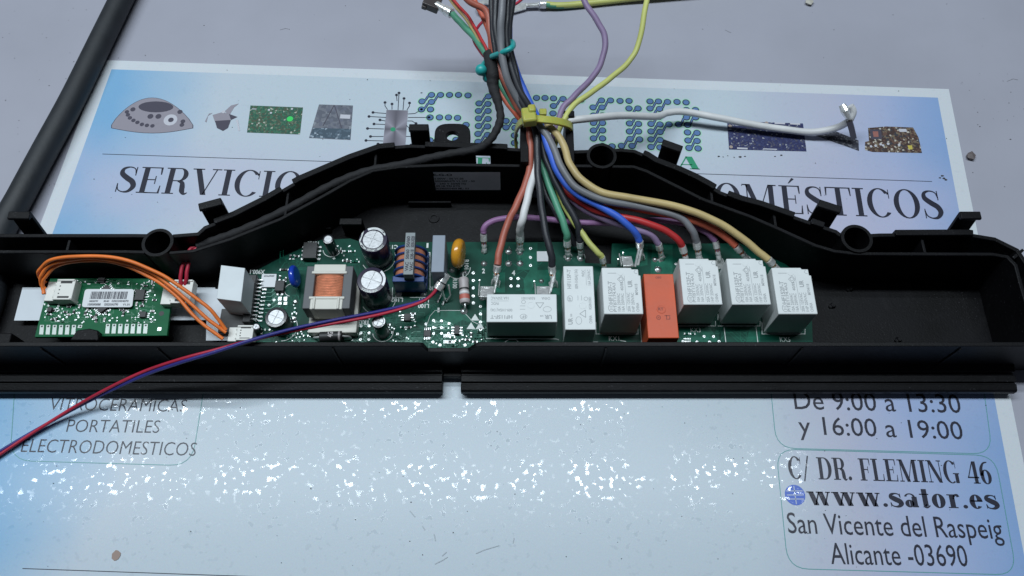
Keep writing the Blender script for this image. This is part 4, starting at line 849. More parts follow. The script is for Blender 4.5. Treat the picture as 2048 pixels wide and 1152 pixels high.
def relay_flat(px, py, zt_, rot, cover, ink, name='relay', orange=False, lab=None):
    c = P(px, py, zt_); root = empty(name, (c.x, c.y, 0), parent=board); root.rotation_euler = (0, 0, math.radians(rot))
    if lab: root['label'] = lab
    b = MB(); b.box((14.5, 6.3, (ZB + zt_) / 2 + .1), (29, 12.6, zt_ - ZB - .2), cover); b.build('relay_cover', root, bevel=.3)
    t = MB()
    def line(s_, x, y, wd, cap, bold=.02, flip=True):
        put3(t, sans(s_, bold), (x, y, zt_), (-1, 0, 0) if flip else (1, 0, 0), (0, -1, 0) if flip else (0, 1, 0), wd, cap, ink, off=.03)
    def ring(cx, cy, rx, ry, w_=.2, n=18):
        vs = []
        for k in range(n + 1):
            a = 2 * math.pi * k / n; vs += [(cx + rx * math.cos(a), cy + ry * math.sin(a), zt_ + .03), (cx + (rx - w_) * math.cos(a), cy + (ry - w_) * math.sin(a), zt_ + .03)]
        t.add(vs, [(2 * k, 2 * k + 2, 2 * k + 3, 2 * k + 1) for k in range(n)], ink)
    if not orange:
        line('HF115F-T', 10.6, 3.0, 9.0, 1.5, .03); line('009-1HSA(136)', 10.6, 5.9, 9.0, 1.2); line('9VDC', 5.0, 8.9, 3.2, 1.2); line('16A 250VAC', 9.0, 11.3, 7.3, 1.2)
        line('CHINA', 26.3, 11.2, 3.6, 1.2); line('R50N1001', 20.0, 11.2, 5.6, 1.1); line('UR', 26.8, 3.1, 3.0, 1.7, .04); line('us', 23.3, 3.0, 1.3, 1.0)
        ring(15.2, 2.4, 1.5, 1.2); ring(25.0, 5.7, 1.8, 1.3); ring(15.2, 9.0, .9, .9); line('IF', 16.1, 2.9, 1.7, 1.1)
        t.box((14.8, 5.7, zt_ + .02), (2.2, .2, .03), ink); t.box((14.8, 7.2, zt_ + .02), (2.2, .2, .03), ink); t.box((5.3, 9.45, zt_ + .02), (7.4, .15, .03), ink)
        for q in (((20.3, 8.6), (23.6, 8.6)), ((23.6, 8.6), (22.0, 6.2)), ((22.0, 6.2), (20.3, 8.6))):
            p_, q_ = Vector(q[0]), Vector(q[1]); d_ = (q_ - p_).normalized(); nn = Vector((-d_.y, d_.x)) * .14; t.flat([(*(p_ + nn), zt_ + .03), (*(q_ + nn), zt_ + .03), (*(q_ - nn), zt_ + .03), (*(p_ - nn), zt_ + .03)], ink)
        d = MB(); d.lathe((18.3, 7.6, zt_), [(1.5, .0), (1.5, .10), (1.3, .10), (1.25, .02), (.01, .02)], cover, 20); d.build('vent_dimple', root)
    else:
        # raised maker's disc and moulded mark
        d = MB(); d.lathe((12.7, 6.3, zt_), [(1.9, 0), (1.8, .18), (1.55, .18), (1.5, .08), (.01, .08)], cover, 24)
        put3(d, sans('RT', .03), (12.2, 7.6, zt_), (0, -1, 0), (1, 0, 0), 2.2, 1.2, M_RORD, off=.12); d.build('raised_disc', root, smooth=.4)
        ring(9.0, 7.7, 1.0, .95, .3); t.box((9, 7.7, zt_ + .02), (.5, .5, .04), ink)
        t.box((9.0, 4.4, zt_ + .02), (1.9, .3, .04), ink); t.box((9.85, 4.0, zt_ + .02), (.3, 2.4, .04), ink); t.box((8.9, 3.1, zt_ + .02), (1.2, .3, .04), ink); t.box((8.3, 3.6, zt_ + .02), (.3, 1.0, .04), ink)
        line('OEG', 25.8, 0, 0.01, .01) if False else None
        put3(t, sans('OEG', .02), (26.8, 7.6, zt_), (0, -1, 0), (1, 0, 0), 2.4, .9, ink, off=.03)
    t.build('relay_print', root)
    return root
relay_flat(973, 644, 24, 0, M_RELAY, M_INK)
relay_flat(1126.5, 532, 24, -90, M_RELAY, M_INK)
relay_flat(1358.5, 676, 24, 90, M_RORANGE, M_RORD, orange=True, lab='orange relay')
# flat metal blades beside the relays
def blade(px, py, wd=5.8, z0=ZB + .3, l=8, tilt=32):
    c = P(px, py, 15); b = MB(); M_ = Matrix.Translation(c) @ Matrix.Rotation(math.radians(-tilt), 4, 'X')
    b.box((0, 0, -1), (wd, l, .8), M_METAL, M_); b.box((-wd / 2 - .6, 1.5, -1), (.5, l + 1, 1.4), M_METAL, M_); b.box((0, l / 2 - 1.2, -4), (wd * .5, .7, 7), M_METAL, M_)
    b.build('blade_terminal', board, bevel=.15)
blade(974, 580); blade(1087, 580); blade(1255, 519, 4.6)
b = MB()
for x, y in ((959, 560), (1068, 562), (1246, 505), (1236, 518)): b.tube([P(x, y + 12, ZB), P(x, y, ZB + 7)], .35, M_METAL, 6)
for x, y in ((988, 572), (1101, 570), (1098, 575), (1270, 520), (1276, 517)): b.tube([P(x, y + 14, 17), P(x + 8, y - 22, 17)], .5, M_METAL, 6)
b.build('wire_prongs', board, kind='stuff')

# ---- electrolytic capacitors
def ecap(px, py, zt_, r, sleeve, txt=None, cross=True):
    c = P(px, py, zt_); root = empty('capacitor', (c.x, c.y, 0), parent=board)
    h = zt_
    b = MB(); b.lathe((0, 0, 0), [(r * .97, ZB + .1), (r, ZB + .6), (r, ZB + 1.6), (r * .95, ZB + 2.2), (r, ZB + 2.8), (r, h - .5), (r * .95, h - .05), (r * .73, h + .05), (r * .71, h - .15)], sleeve, 40); b.build('sleeve', root, smooth=.7)
    t = MB(); rr = r * .71
    if cross:
        for q in range(4):          # four scored quadrants
            a0 = math.radians(45 + 90 * q + 25); g = r * .035
            pts = []
            ca, sa = math.cos(a0 + math.pi / 4), math.sin(a0 + math.pi / 4); ox, oy = ca * g * 1.4, sa * g * 1.4
            pts = [(ox, oy)] + [(ox + (rr - g * 1.5) * math.cos(a0 + k * math.pi / 16), oy + (rr - g * 1.5) * math.sin(a0 + k * math.pi / 16)) for k in range(9)]
            t.prism(pts, h - .3, h + .03, M_ALU)
        t.cyl((0, 0), rr, h - .6, h - .22, M_ALU, 32)
    else: t.cyl((0, 0), rr, h - .4, h, M_ALU, 24)
    t.build('metal_top', root, bevel=.06)
    s = MB()
    def sector(a0, a1, r0, r1, m, z):
        n = 10; vs = []
        for k in range(n + 1): a = math.radians(a0 + (a1 - a0) * k / n); vs += [(r1 * math.cos(a), r1 * math.sin(a), z), (r0 * math.cos(a), r0 * math.sin(a), z)]
        s.add(vs, [(2 * k, 2 * k + 2, 2 * k + 3, 2 * k + 1) for k in range(n)], m)
    if txt:
        a_s = txt[1]; sector(a_s - 38, a_s + 38, r * .78, r * .95, M_ALU, h + .08)
        # white print curved on the shoulder
        vs, fs = sans(txt[0], .03); x0 = min(v[0] for v in vs); x1 = max(v[0] for v in vs); A0, A1 = txt[2], txt[3]
        o2 = [((r * .80 + v[1] * r * .2) * math.cos(math.radians(A0 + (A1 - A0) * (v[0] - x0) / (x1 - x0))), (r * .80 + v[1] * r * .2) * math.sin(math.radians(A0 + (A1 - A0) * (v[0] - x0) / (x1 - x0))), h + .1) for v in vs]
        s.add(o2, [f[::-1] for f in fs] if A1 > A0 else fs, M_SILK); s.build('sleeve_print', root)
    return root
ecap(746, 479, 26, 6.2, M_SLEEVE, ('350V 10', 80, 330, 20)); ecap(743, 560, 26, 6.2, M_SLEEVE, ('350V 10', 10, 225, 300))
ecap(552, 634, 19, 4.7, M_SLEEVEB); ecap(656, 478, 20, 2.35, M_SLEEVEB, cross=False); ecap(757, 643, 21, 2.9, M_SLEEVEB, ('25V', 10, 180, 240)); ecap(512, 653, 13, 1.7, M_SLEEVEB)

# ---- transformer
tf = empty('transformer', P(652, 600, ZB), parent=board); tf.location = (0, 0, 0)
zt_ = 25
A0 = P(604, 617, zt_); A1 = P(699, 617, zt_); B0 = P(604, 532, zt_)
w_ = A1.x - A0.x; d_ = B0.y - A0.y; x0, y0 = A0.x, A0.y
b = MB(); b.box((x0 + 1.9, y0 + d_ / 2, 20), (3.8, d_, 10), M_COREG); b.box((x0 + w_ - 1.9, y0 + d_ / 2, 20), (3.8, d_, 10), M_COREG); b.box((x0 + w_ / 2, y0 + d_ / 2, 14), (w_ - 1, d_ - 2, 2.6), M_COREG); b.build('ferrite_core', tf, bevel=.3)
b = MB()
for yy in (y0 + 1.9, y0 + d_ - 1.0): b.box((x0 + w_ / 2, yy, 20.0), (w_ - 6.2, 4.6 if yy < y0 + 5 else 3.4, 10.6), M_CREAM); b.box((x0 + w_ / 2, yy + (2.8 if yy < y0 + 5 else -2.2), 20.0), (w_ - 4.8, 1.2, 11.2), M_CREAM)
for xx in (-5.0, 5.0): b.box((x0 + w_ / 2 + xx, y0 + 2.2, 20.4), (1.0, 5.4, 11.2), M_CREAM)
b.box((x0 + w_ / 2 + .6, y0 - .3 + d_ / 2 - 3, 10.6), (w_ + 1, d_ + 5, 4.6), M_CREAM); b.build('bobbin', tf, bevel=.3)
b = MB(); Ly0, Ly1 = y0 + 5.3, y0 + d_ - 3.9; nn = int((Ly1 - Ly0) / .72); pf = []
vs = []; fs = []; NS = 24; rings = []
for i in range(nn * 2 + 1):
    y = Ly0 + (Ly1 - Ly0) * i / (nn * 2); dr = -.3 if i % 2 == 0 else 0
    rings.append([(x0 + w_ / 2 + (7.0 + dr) * math.copysign(abs(math.cos(a)) ** .75, math.cos(a)), y, 19.2 + (6.1 + dr) * math.copysign(abs(math.sin(a)) ** .75, math.sin(a))) for a in [2 * math.pi * k / NS for k in range(NS)]])
for i, r_ in enumerate(rings):
    vs += r_
    if i: fs += [((i - 1) * NS + k, i * NS + k, i * NS + (k + 1) % NS, (i - 1) * NS + (k + 1) % NS) for k in range(NS)]
b.add(vs, fs, M_COPPER); b.build('copper_winding', tf, smooth=.9)
b = MB(); c = P(652, 657, ZB + .5); b.line2d([P(597, 657, ZB).to_2d(), P(704, 657, ZB).to_2d(), P(706, 625, ZB).to_2d()], .3, ZS, M_SILK); b.build('outline_print', tf)

# ---- choke with blue sectioned bobbin
ck = empty('choke', (0, 0, 0), parent=board); c = P(821, 530, 16); cx, cy = c.x, c.y
b = MB(); NS = 28
for i in range(5):
    y = cy + (i - 2) * 3.4 - .5; b.cyl((0, 0), 7.3, -.4, .4, M_BLUEP, NS, M=Matrix.Translation((cx, y, 15.5)) @ Matrix.Rotation(math.pi / 2, 4, 'X'))
b.box((cx, cy - 8.6, 14.5), (13.5, 2.6, 11), M_BLUEP); b.box((cx, cy, 9.6), (14.2, 18, 2.8), M_BLUEP); b.build('blue_bobbin', ck, bevel=.2, smooth=.6)
b = MB()
for i in range(4):
    y = cy + (i - 2) * 3.4 + 1.2; prf = []
    for k in range(9): prf.append((6.3 - (.15 if k % 2 else 0), -1.2 + k * .3))
    b.lathe((0, 0, 0), prf, M_COPPER, NS, M=Matrix.Translation((cx, y, 15.5)) @ Matrix.Rotation(math.pi / 2, 4, 'X'))
b.build('copper_winding', ck, smooth=.9)
b = MB(); A_ = P(806, 549, 26); B_ = P(826, 549, 26); Cq = P(806, 465, 26)
b.box(((A_.x + B_.x) / 2, (A_.y + Cq.y) / 2, 24), (B_.x - A_.x, Cq.y - A_.y, 4), M_COREL); b.build('core_bar', ck, bevel=.2)
b = MB()
b.box(((A_.x + B_.x) / 2, A_.y + 1.2, 15.5), (B_.x - A_.x, 2.4, 13), M_CHIP); b.build('core_leg', ck)
b = MB()
for i, (s_, y_, wd) in enumerate((('VAC', .08, 4.2), ('K08-18', .36, 4.6), ('5038-X028', .64, 5.4))):
    for j in (0, 1): put3(b, sans(s_ if j else ('50/60' if i else 'VAC'), .04), (A_.x + 2.0 + j * 1.9, A_.y + y_ * (Cq.y - A_.y), 26), (0, 1, 0), (-1, 0, 0), wd, 1.3, M_DARKINK, off=.04)
b.build('core_print', ck)
# ---- grey film capacitor
b = MB(); A_ = P(862, 544, 25); B_ = P(888, 544, 25); Cq = P(862, 470, 25)
b.box(((A_.x + B_.x) / 2, (A_.y + Cq.y) / 2, 16.6), (B_.x - A_.x, Cq.y - A_.y, 16.8), M_GREYBOX); b.build('film_capacitor', board, bevel=.3)
# ---- yellow varistor, blue disc capacitor
def discpart(name, px, py, z, r, th, m, ax, squash=1.0):
    c = P(px, py, z); b = MB(); prf = [(.01, -th / 2)] + [(r - th / 2 + th / 2 * math.cos(a), th / 2 * math.sin(a)) for a in [math.radians(-90 + 20 * k) for k in range(10)]] + [(.01, th / 2)]
    b.lathe((0, 0, 0), prf, m, 36, M=Matrix.Translation(c) @ ax)
    for s_ in (-1, 1): b.tube([c + Vector((0, s_ * r * .45, -r * .7)), Vector((c.x + s_ * .3, c.y + s_ * r * .5, ZB + .1))], .35, M_METAL, 6)
    b.build(name, board, smooth=1.0)
discpart('varistor', 917, 507, 17, 6.6, 4.6, M_YELLOWD, Matrix.Rotation(math.radians(84), 4, 'Y') @ Matrix.Rotation(math.radians(8), 4, 'X'))
discpart('disc_capacitor', 589, 553, 13.5, 5.0, 2.6, M_BLUED, Matrix.Rotation(math.radians(82), 4, 'Y') @ Matrix.Rotation(math.radians(-6), 4, 'X'))
# ---- resistor
rs = empty('resistor', (0, 0, 0), parent=board); a_, e_ = P(927, 557, 12.5), P(930, 607, 12.5); ax = (e_ - a_)
prf = [(2.0, 0), (2.25, .05), (2.35, .12), (2.15, .22), (2.1, .5), (2.15, .8), (2.35, .9), (2.2, .96), (1.9, 1)]
b = MB(); pts = [a_ + ax * t for _, t in prf]; b.tube(pts, 0, M_RES, 20, rs=[r for r, _ in prf]); b.build('resistor_body', rs, smooth=1.0)
for t0, t1, mm, rr in ((.42, .49, M_RESK, 2.15), (.56, .64, M_RESW, 2.16), (.68, .86, M_RESR, 2.24)): b = MB(); b.tube([a_ + ax * t0, a_ + ax * t1], rr + .03, mm, 20); b.build('colour_band', rs, smooth=1.0)
b = MB(); b.tube(spline([P(926, 545, ZB + .5), P(926, 549, 12), a_], 5), .4, M_METAL, 8); b.tube(spline([e_, P(930, 614, 12), P(929, 622, ZB + .5)], 5), .4, M_METAL, 8); b.build('resistor_lead', rs, smooth=1.0)
# ---- black diode lying flat
dd = empty('diode', (0, 0, 0), parent=board); a_, e_ = P(640, 674, 11.5), P(685, 672, 11.5)
b = MB(); b.tube([a_, e_], 2.3, M_CHIP, 20); b.build('diode_body', dd, smooth=.8, bevel=.2)
b = MB(); b.tube([a_.lerp(e_, .84), a_.lerp(e_, .92)], 2.34, M_RES, 20); b.build('diode_band', dd, smooth=.8)
b = MB(); b.tube([P(628, 675, ZB + .6), P(632, 675, 11), a_], .5, M_METAL, 8); b.tube([e_, P(697, 673, 11), P(702, 676, ZB + .6)], .5, M_METAL, 8)
b.build('diode_lead', dd, smooth=1.0)
b = MB(); p = a_.lerp(e_, .48); put3(b, sans('4G', .03), (p.x + 1.2, p.y - 1.2, 13.75), (0, 1, 0), (-1, 0, 0), 2.4, 2.0, M_RES, off=.1); b.build('diode_print', dd)
# ---- ribbon connector: black base, pins, white cap block
cn = empty('ribbon_connector', (0, 0, 0), parent=board)
T = [P(442, 530, 27), P(490, 536, 27), P(482, 603, 27), P(433, 597, 27)]; T = [(p.x, p.y) for p in T]
b = MB(); b.prism(T, 21.5, 27, mat('white_cap', (.60, .64, .66), .5, bump=.15, bs=1200)); b.build('white_cap', cn, bevel=.2)
cxm = sum(p[0] for p in T) / 4; cym = sum(p[1] for p in T) / 4
b = MB(); b.prism([(cxm + (p[0] - cxm) * .98, cym + (p[1] - cym) * .98) for p in T], 4, 21.5, mat('white_cap', (.60, .64, .66), .5)); b.build('white_body', cn)
b = MB(); A_ = P(499, 638, 12); Cq = P(499, 552, 12); b.box((A_.x - 1.0, (A_.y + Cq.y) / 2 - .8, 10.5), (3.4, Cq.y - A_.y + 2, 5.2), M_CHIP)
b.box((P(468, 655, 8).x, P(468, 655, 8).y + 2, 8.5), (11, 11, 5), M_CHIP); b.build('black_base', cn, bevel=.25)
for i in range(11):
    y = A_.y + (Cq.y - A_.y) * (i + .4) / 11; b = MB(); x = A_.x + .7
    b.box((x + .6, y, 10.2), (1.6, .55, .5), M_METAL); b.box((x + 1.6, y, 9.2), (.5, .55, 2.4), M_METAL); b.box((x + 2.6, y, ZB + .3), (1.9, .7, .4), M_SOLDER); b.build('pin', cn)
# ---- small square sticker (its printed code is left out)
b = MB(); q = [P(524, 548, ZB + 1.2), P(553, 548, ZB + 1.2), P(551, 574, ZB + 1.2), P(521, 574, ZB + 1.2)]; b.prism([(p.x, p.y) for p in q], ZB + .02, ZB + 1.2, M_LABEL)
put3(b, sans('2006079259', .02), (q[1].x - .8, q[1].y - .6, ZB + 1.2), (-1, 0, 0), (0, -1, 0), 4.6, .8, M_DARKINK, off=.05); b.build('sticker', board)
# ---- white header sockets (shared with the display board)
def socket(parent, px, py, z, wx, wy, h, slots=True, side=-1):
    c = P(px, py, z + h); root = empty('header_socket', (0, 0, 0), parent=parent)
    b = MB(); x0, y0 = c.x, c.y
    if parent is board or True:
        b.box((x0 + wx * .66, y0 + wy / 2, z + h / 2), (wx * .62, wy, h), M_WHITEC); b.box((x0 + wx * .18, y0 + wy / 2, z + h * .36), (wx * .36, wy * .94, h * .72), M_WHITEC)
        for k in range(3): b.box((x0 + wx * .42, y0 + wy * (.2 + .3 * k), z + h * .7), (wx * .24, wy * .1, h * .5), M_WHITEC)
        b.box((x0 + wx * .66, y0 + wy - .4, z + h + .25), (wx * .58, .8, .6), M_WHITEC); b.box((x0 + wx * .66, y0 + .4, z + h + .25), (wx * .58, .8, .6), M_WHITEC)
    b.build('socket_shell', root, bevel=.2)
    b = MB(); b.box((x0 + wx * .68, y0 + wy * .86, z + h + .03), (wx * .38, wy * .10, .06), M_CHIP); b.box((x0 + wx * .68, y0 + wy * .14, z + h + .03), (wx * .38, wy * .10, .06), M_CHIP)
    for k in range(3): b.box((x0 + wx * .5, y0 + wy * (.32 + .18 * k), z + h + .03), (.5, .5, .06), M_CHIP)
    b.build('socket_slot', root); return root
socket(board, 452, 681, ZB, 11.2, 6.8, 5)

# ================================================================== FLAT RIBBON (white) under the display board
rb = MB()
def sheetp(pts, z, th=.35): rb.prism([P(x, y, z).to_2d() for x, y in pts], z - th, z, M_FFC)
rb.prism([(P(x, y, 7).x, P(x, y, 7).y) for x, y in ((45, 575), (430, 575), (436, 640), (28, 641))], 6.5, 7, M_FFC)
rb.prism([(P(x, y, 7.6).x, P(x, y, 7.6).y) for x, y in ((414, 578), (447, 578), (480, 610), (480, 681), (412, 681))], 7.05, 7.6, M_FFC)
rb_o = rb.build('ribbon_cable'); tag(rb_o, 'flat white ribbon strip lying on the housing floor under the small display board', 'ribbon cable')

# ================================================================== DISPLAY BOARD
ZD = 13.0
disp = empty('display_circuit_board', (0, 0, 0), 'small bright green circuit board with a barcode sticker at the left end of the housing', 'circuit board')
dq = lambda x, y, z=ZD: P(x, y, z)
o4 = [dq(100, 557), dq(347, 557), dq(334, 671), dq(69, 674)]
b = MB(); b.prism([p.to_2d() for p in o4], ZD - 1.6, ZD, M_PCB2); b.build('board_base', disp, bevel=.15)
b = MB()
for x, y in ((110, 660), (320, 660), (110, 580), (330, 580)): c = dq(x, y); b.cyl(c, 2, 2.9, ZD - 1.65, M_BLACK, 12)
b.build('standoff', disp, kind='stuff')
for k in range(14):
    x = (84 + k * 12.8) if k < 7 else (216 + (k - 7) * 12.6); short = (k == 6)
    yt, yb = 650, (656 if short else 669)
    if k >= 7: yt, yb = 648, 667
    b = MB(); L0, L1, L2, L3 = dq(x - 3.6 - (0), yt), dq(x + 4.2, yt), dq(x + 2.6, yb), dq(x - 5.6, yb)
    b.prism([p.to_2d() for p in (L0, L1, L2, L3)], ZD + .01, ZD + .08, mat('tin_pad', (.42, .47, .44), .4, .3)); c = dq(x, yt + 3); b.disc(c, .45, ZD + .1, M_CHIP, 8); b.build('contact_pad', disp)
dt = MB(); ds = MB(); dv = MB()
def wig2(x0, y0, x1, y1, n):
    for i in range(n):
        x, y = rnd.uniform(x0, x1), rnd.uniform(y0, y1); pts = [(x, y)]; d = rnd.choice(((1, 0), (0, 1)))
        for k in range(3):
            l = rnd.uniform(4, 16) * rnd.choice((1, -1)); x = min(max(x + d[0] * l, x0), x1); y = min(max(y + d[1] * l, y0), y1)
            if abs(x - pts[-1][0]) + abs(y - pts[-1][1]) > 2: pts.append((x, y))
            d = rnd.choice(((1, 0), (0, 1), (.7, .7)))
        if len(pts) > 1: dt.line2d([dq(*p).to_2d() for p in pts], .25, ZD + .02, mat('display_trace', (.015, .15, .07), .35))
wig2(150, 560, 310, 645, 70); wig2(85, 610, 150, 645, 20); dt.build('copper_traces', disp, kind='stuff')
for i in range(280):
    x, y = rnd.uniform(86, 312), rnd.uniform(562, 646)
    if 160 < x < 272 and 570 < y < 618: continue
    if x < 145 and y < 605: continue
    c = dq(x, y); t = rnd.random()
    if t < .5: dv.disc(c, rnd.uniform(.25, .5), ZD + .05, M_SOLDER, 8); dv.disc(c, .14, ZD + .08, M_CHIP, 6)
    elif t < .72:
        dv.box((c.x, c.y, ZD + .15), (rnd.choice((.5, 1.0)), .5, .25), M_SOLDER)
    else:
        v = rnd.random() < .5; dv.box((c.x, c.y, ZD + .3), (1.4 if v else .8, .8 if v else 1.4, .55), rnd.choice((M_CHIP, M_CHIP, M_RES)))
        for s_ in (-1, 1): dv.box((c.x + (s_ * .75 if v else 0), c.y + (0 if v else s_ * .75), ZD + .28), (.35 if v else .8, .8 if v else .35, .5), M_SOLDER)
dv.build('small_components', disp, kind='stuff')
def dchip(x, y, wx, wy, n, rot=0, leg=.28):
    c = dq(x, y); root = empty('chip', (0, 0, 0), parent=disp); M_ = Matrix.Translation((c.x, c.y, 0)) @ Matrix.Rotation(math.radians(rot), 4, 'Z')
    b = MB(); b.box((0, 0, ZD + .8), (wx, wy, 1.3), M_CHIP, M_); b.build('chip_body', root, bevel=.1)
    b = MB()
    for k in range(n):
        t = (k + .5) / n - .5
        for s_ in (-1, 1):
            b.box((s_ * (wx / 2 + .6), t * wy, ZD + .2), (1.2, leg, .3), M_SOLDER, M_)
            if rot: b.box((t * wx, s_ * (wy / 2 + .6), ZD + .2), (leg, 1.2, .3), M_SOLDER, M_)
    b.build('chip_legs', root)
dchip(210, 600, 9.5, 9.5, 11, 45, .42); dchip(282, 592, 4.0, 5.0, 4); dchip(102, 621, 1.8, 2.2, 2); dchip(288, 631, 2.6, 2.6, 3, 0, .35); dchip(205, 562, 3, 2.4, 2); dchip(147, 607, 2, 2, 2)
b = MB(); c = dq(319, 662 - 4); b.box((c.x, c.y, ZD + .05), (1.6, 1.6, .08), M_SOLDER)
c = dq(323, 627); b.disc(c, 1.1, ZD + .04, M_CHIP, 16); b.build('fiducial_mark', disp)
# barcode sticker
zs = ZD + 1.9; q = [P(170, 578, zs), P(268, 578, zs), P(264, 614, zs), P(163, 614, zs)]; pts = []
for i in range(4):
    a, c, d = q[i - 1].to_2d(), q[i].to_2d(), q[(i + 1) % 4].to_2d(); e0, e1 = (a - c).normalized(), (d - c).normalized()
    for k in range(5): t = k / 4; pts.append(c + e0 * (1 - t) ** 2 * 1.3 + e1 * t ** 2 * 1.3)
b = MB(); b.prism(pts, zs - .45, zs - .1, M_LABEL)
x0, x1 = P(181, 590, zs).x, P(256, 590, zs).x; yb, yt = P(200, 598, zs).y, P(200, 583, zs).y; x = x0
while x < x1 - .3:
    wd = rnd.choice((.14, .14, .26, .4)); gap = rnd.choice((.12, .2, .3)); b.box((x + wd / 2, (yb + yt) / 2, zs - .07), (wd, yt - yb, .04), M_DARKINK); x += wd + gap
for s_, xa, yy, wpx, cp in (('100050797', 178, 604, 18, .8), ('8540', 207, 604, 11, .8), ('02023004070', 223, 604, 34, .9), ('100000088', 175, 611, 26, 1.0), ('020250A0790', 208, 611, 28, 1.0), ('V1.01', 245, 611, 14, .9)):
    p_ = P(xa, yy, zs - .05); put(b, sans(s_, .02), p_.to_2d(), (p_ + Vector((wpx / 4.75, 0, 0))).to_2d(), cp, zs - .04, M_DARKINK)
b.build('barcode_sticker', disp)
socket(disp, 83, 600, ZD, 12.8, 9.6, 5.2)
s2 = socket(disp, 317, 607, ZD, 13.5, 11.0, 5.0)

# ================================================================== WIRES
wires = 'insulated wires of the loom'
def term(root, p, d, col, r=1.9, spade=True, ln=1.0):
    """crimped receptacle at the end of a wire: insulation crimp, bare neck, conductor barrel, curled end"""
    d = Vector(d).normalized(); b = MB(); r1 = r * 1.10
    b.tube([p, p + d * .6, p + d * 3.2 * ln, p + d * 3.4 * ln], 0, M_METAL, 16, rs=[r1 * .95, r1, r1 * 1.02, r1 * .9])
    a = p + d * 4.8 * ln; b.tube([a, a + d * .5, a + d * 1.6, a + d * 2.0, a + d * 2.4, a + d * 4.2 * ln, a + d * 4.5 * ln], 0, M_METAL, 14, rs=[r * .72, r * .86, r * .86, r * .74, r * .86, r * .84, r * .7])
    e = a + d * 4.2 * ln; sidev = d.cross(Vector((0, 0, 1))); sidev = sidev.normalized() if sidev.length > .1 else Vector((1, 0, 0)); upv = sidev.cross(d)
    if spade:
        M_ = Matrix((sidev.to_4d(), d.to_4d(), upv.to_4d(), (0, 0, 0, 1))); M_ = Matrix(((sidev.x, d.x, upv.x, e.x), (sidev.y, d.y, upv.y, e.y), (sidev.z, d.z, upv.z, e.z), (0, 0, 0, 1)))
        b.box((0, 2.2, -.5), (3.6, 4.4, .45), M_METAL, M_)
        for s_ in (-1, 1):
            b.tube([M_ @ Vector((s_ * 1.7, y_, -.5 + .8 * k_)) for y_, k_ in ((.3, 0), (1.4, .9), (3.2, .9), (4.3, .2))], .32, M_METAL, 6)
    b.build('crimp_terminal', root, smooth=.6)
    b = MB(); b.tube([p + d * 3.0 * ln, p + d * 5.2 * ln], r * .7, col, 10)
    for k in range(5): a_ = k * 1.26; o = sidev * math.cos(a_) * r * .72 + upv * math.sin(a_) * r * .72; b.tube([p + d * 3.2 * ln + o, p + d * 5.0 * ln + o * .9], r * .2, mat('copper_strand', (.55, .27, .14), .35, .8), 6)
    b.build('bare_strands', root, smooth=1.0)
def wire(col, pts, label, r=1.9, end=None, t=None, name='wire'):
    r = r * (.93 if label.startswith('white') else .82)
    root, q = cable(name, pts, r, W[col], label, 'wire', wires)
    if t: term(root, q[-1], P(*t) - q[-1], W[col], r)
    return root
zg = 36   # height of the loom over the gate
# loom from the frame's far edge, through the gate to the relays
wire('terra', [(905,-40,60),(938,2,56),(972,22,53),(981,60,50),(990,110,47),(1008,160,44),(1036,215,40),(1055,245,36),(1061,290,33),(1059,335,30),(1048,375,28),(1031,415,26),(1014,448,24),(1001,495,22),(995,530,20)], 'salmon red wire from the middle of the loom plugged beside the flat-lying white relay', t=(992, 560, 12))
wire('white', [(1700,212,19),(1706,224,17),(1697,243,13),(1670,256,7),(1620,264,4),(1560,258,4),(1500,248,5),(1440,236,7),(1370,224,8),(1335,226,10),(1310,233,15),(1240,232,25),(1180,236,33),(1130,244,33),(1092,262,30),(1074,300,29),(1067,348,29),(1056,395,28),(1045,435,26),(1041,455,22),(1040,470,17)], 'white wire looping out right over the poster and back to the board', t=(1040, 495, 10), r=1.85)
wire('black', [(994,-40,64),(991,30,59),(996,90,54),(1016,160,48),(1048,215,42),(1068,252,37),(1075,300,34),(1076,350,31),(1082,410,28),(1093,470,25),(1102,510,22),(1104,532,19)], 'black wire plugged in behind the flat-lying white relay at its farther end', t=(1106, 560, 12))
wire('green', [(905,28,41),(925,50,41),(955,82,42),(978,118,43),(1000,165,42),(1030,215,38),(1062,255,31),(1078,292,28),(1084,330,27),(1100,378,25),(1122,430,23),(1132,465,20),(1134,480,17)], 'green wire from the loose faston terminal down through the loom to the board', t=(1136, 510, 9))
wire('black', [(1022,-40,64),(1015,30,59),(1013,90,54),(1031,160,48),(1058,215,42),(1078,255,35),(1090,310,31),(1104,350,29),(1130,400,26),(1151,440,23),(1158,465,20),(1160,483,17)], 'black wire plugged in just right of the green wire', t=(1162, 510, 9), r=1.85)
wire('yellow', [(1300,-30,45),(1288,30,42),(1276,90,39),(1258,124,37),(1220,156,36),(1180,188,36),(1145,212,36),(1128,240,35),(1112,280,29),(1105,330,25),(1118,385,23),(1142,435,22),(1170,475,20),(1195,504,18),(1204,514,16)], 'pale yellow wire bent out above the gate, ending behind the first tall relay', t=(1209, 535, 10), r=1.6)
wire('blue', [(1010,-40,46),(1017,30,44),(1020,100,42),(1042,165,40),(1067,220,38),(1086,262,38),(1100,305,36),(1118,350,33),(1150,385,31),(1195,410,29),(1240,437,27),(1268,462,24),(1279,482,20)], 'bright blue wire curving from the gate to the first tall relay', t=(1281, 510, 12))
wire('purple', [(1158,-30,46),(1172,8,44),(1196,45,43),(1211,78,42),(1204,118,40),(1184,156,38),(1150,192,37),(1126,214,36),(1118,242,34),(1104,290,28),(1110,350,24),(1150,405,22),(1200,435,22),(1260,455,22),(1300,470,20),(1317,488,17)], 'grey purple wire bent out above the gate, ending behind the orange relay', t=(1323, 512, 10), r=1.75)
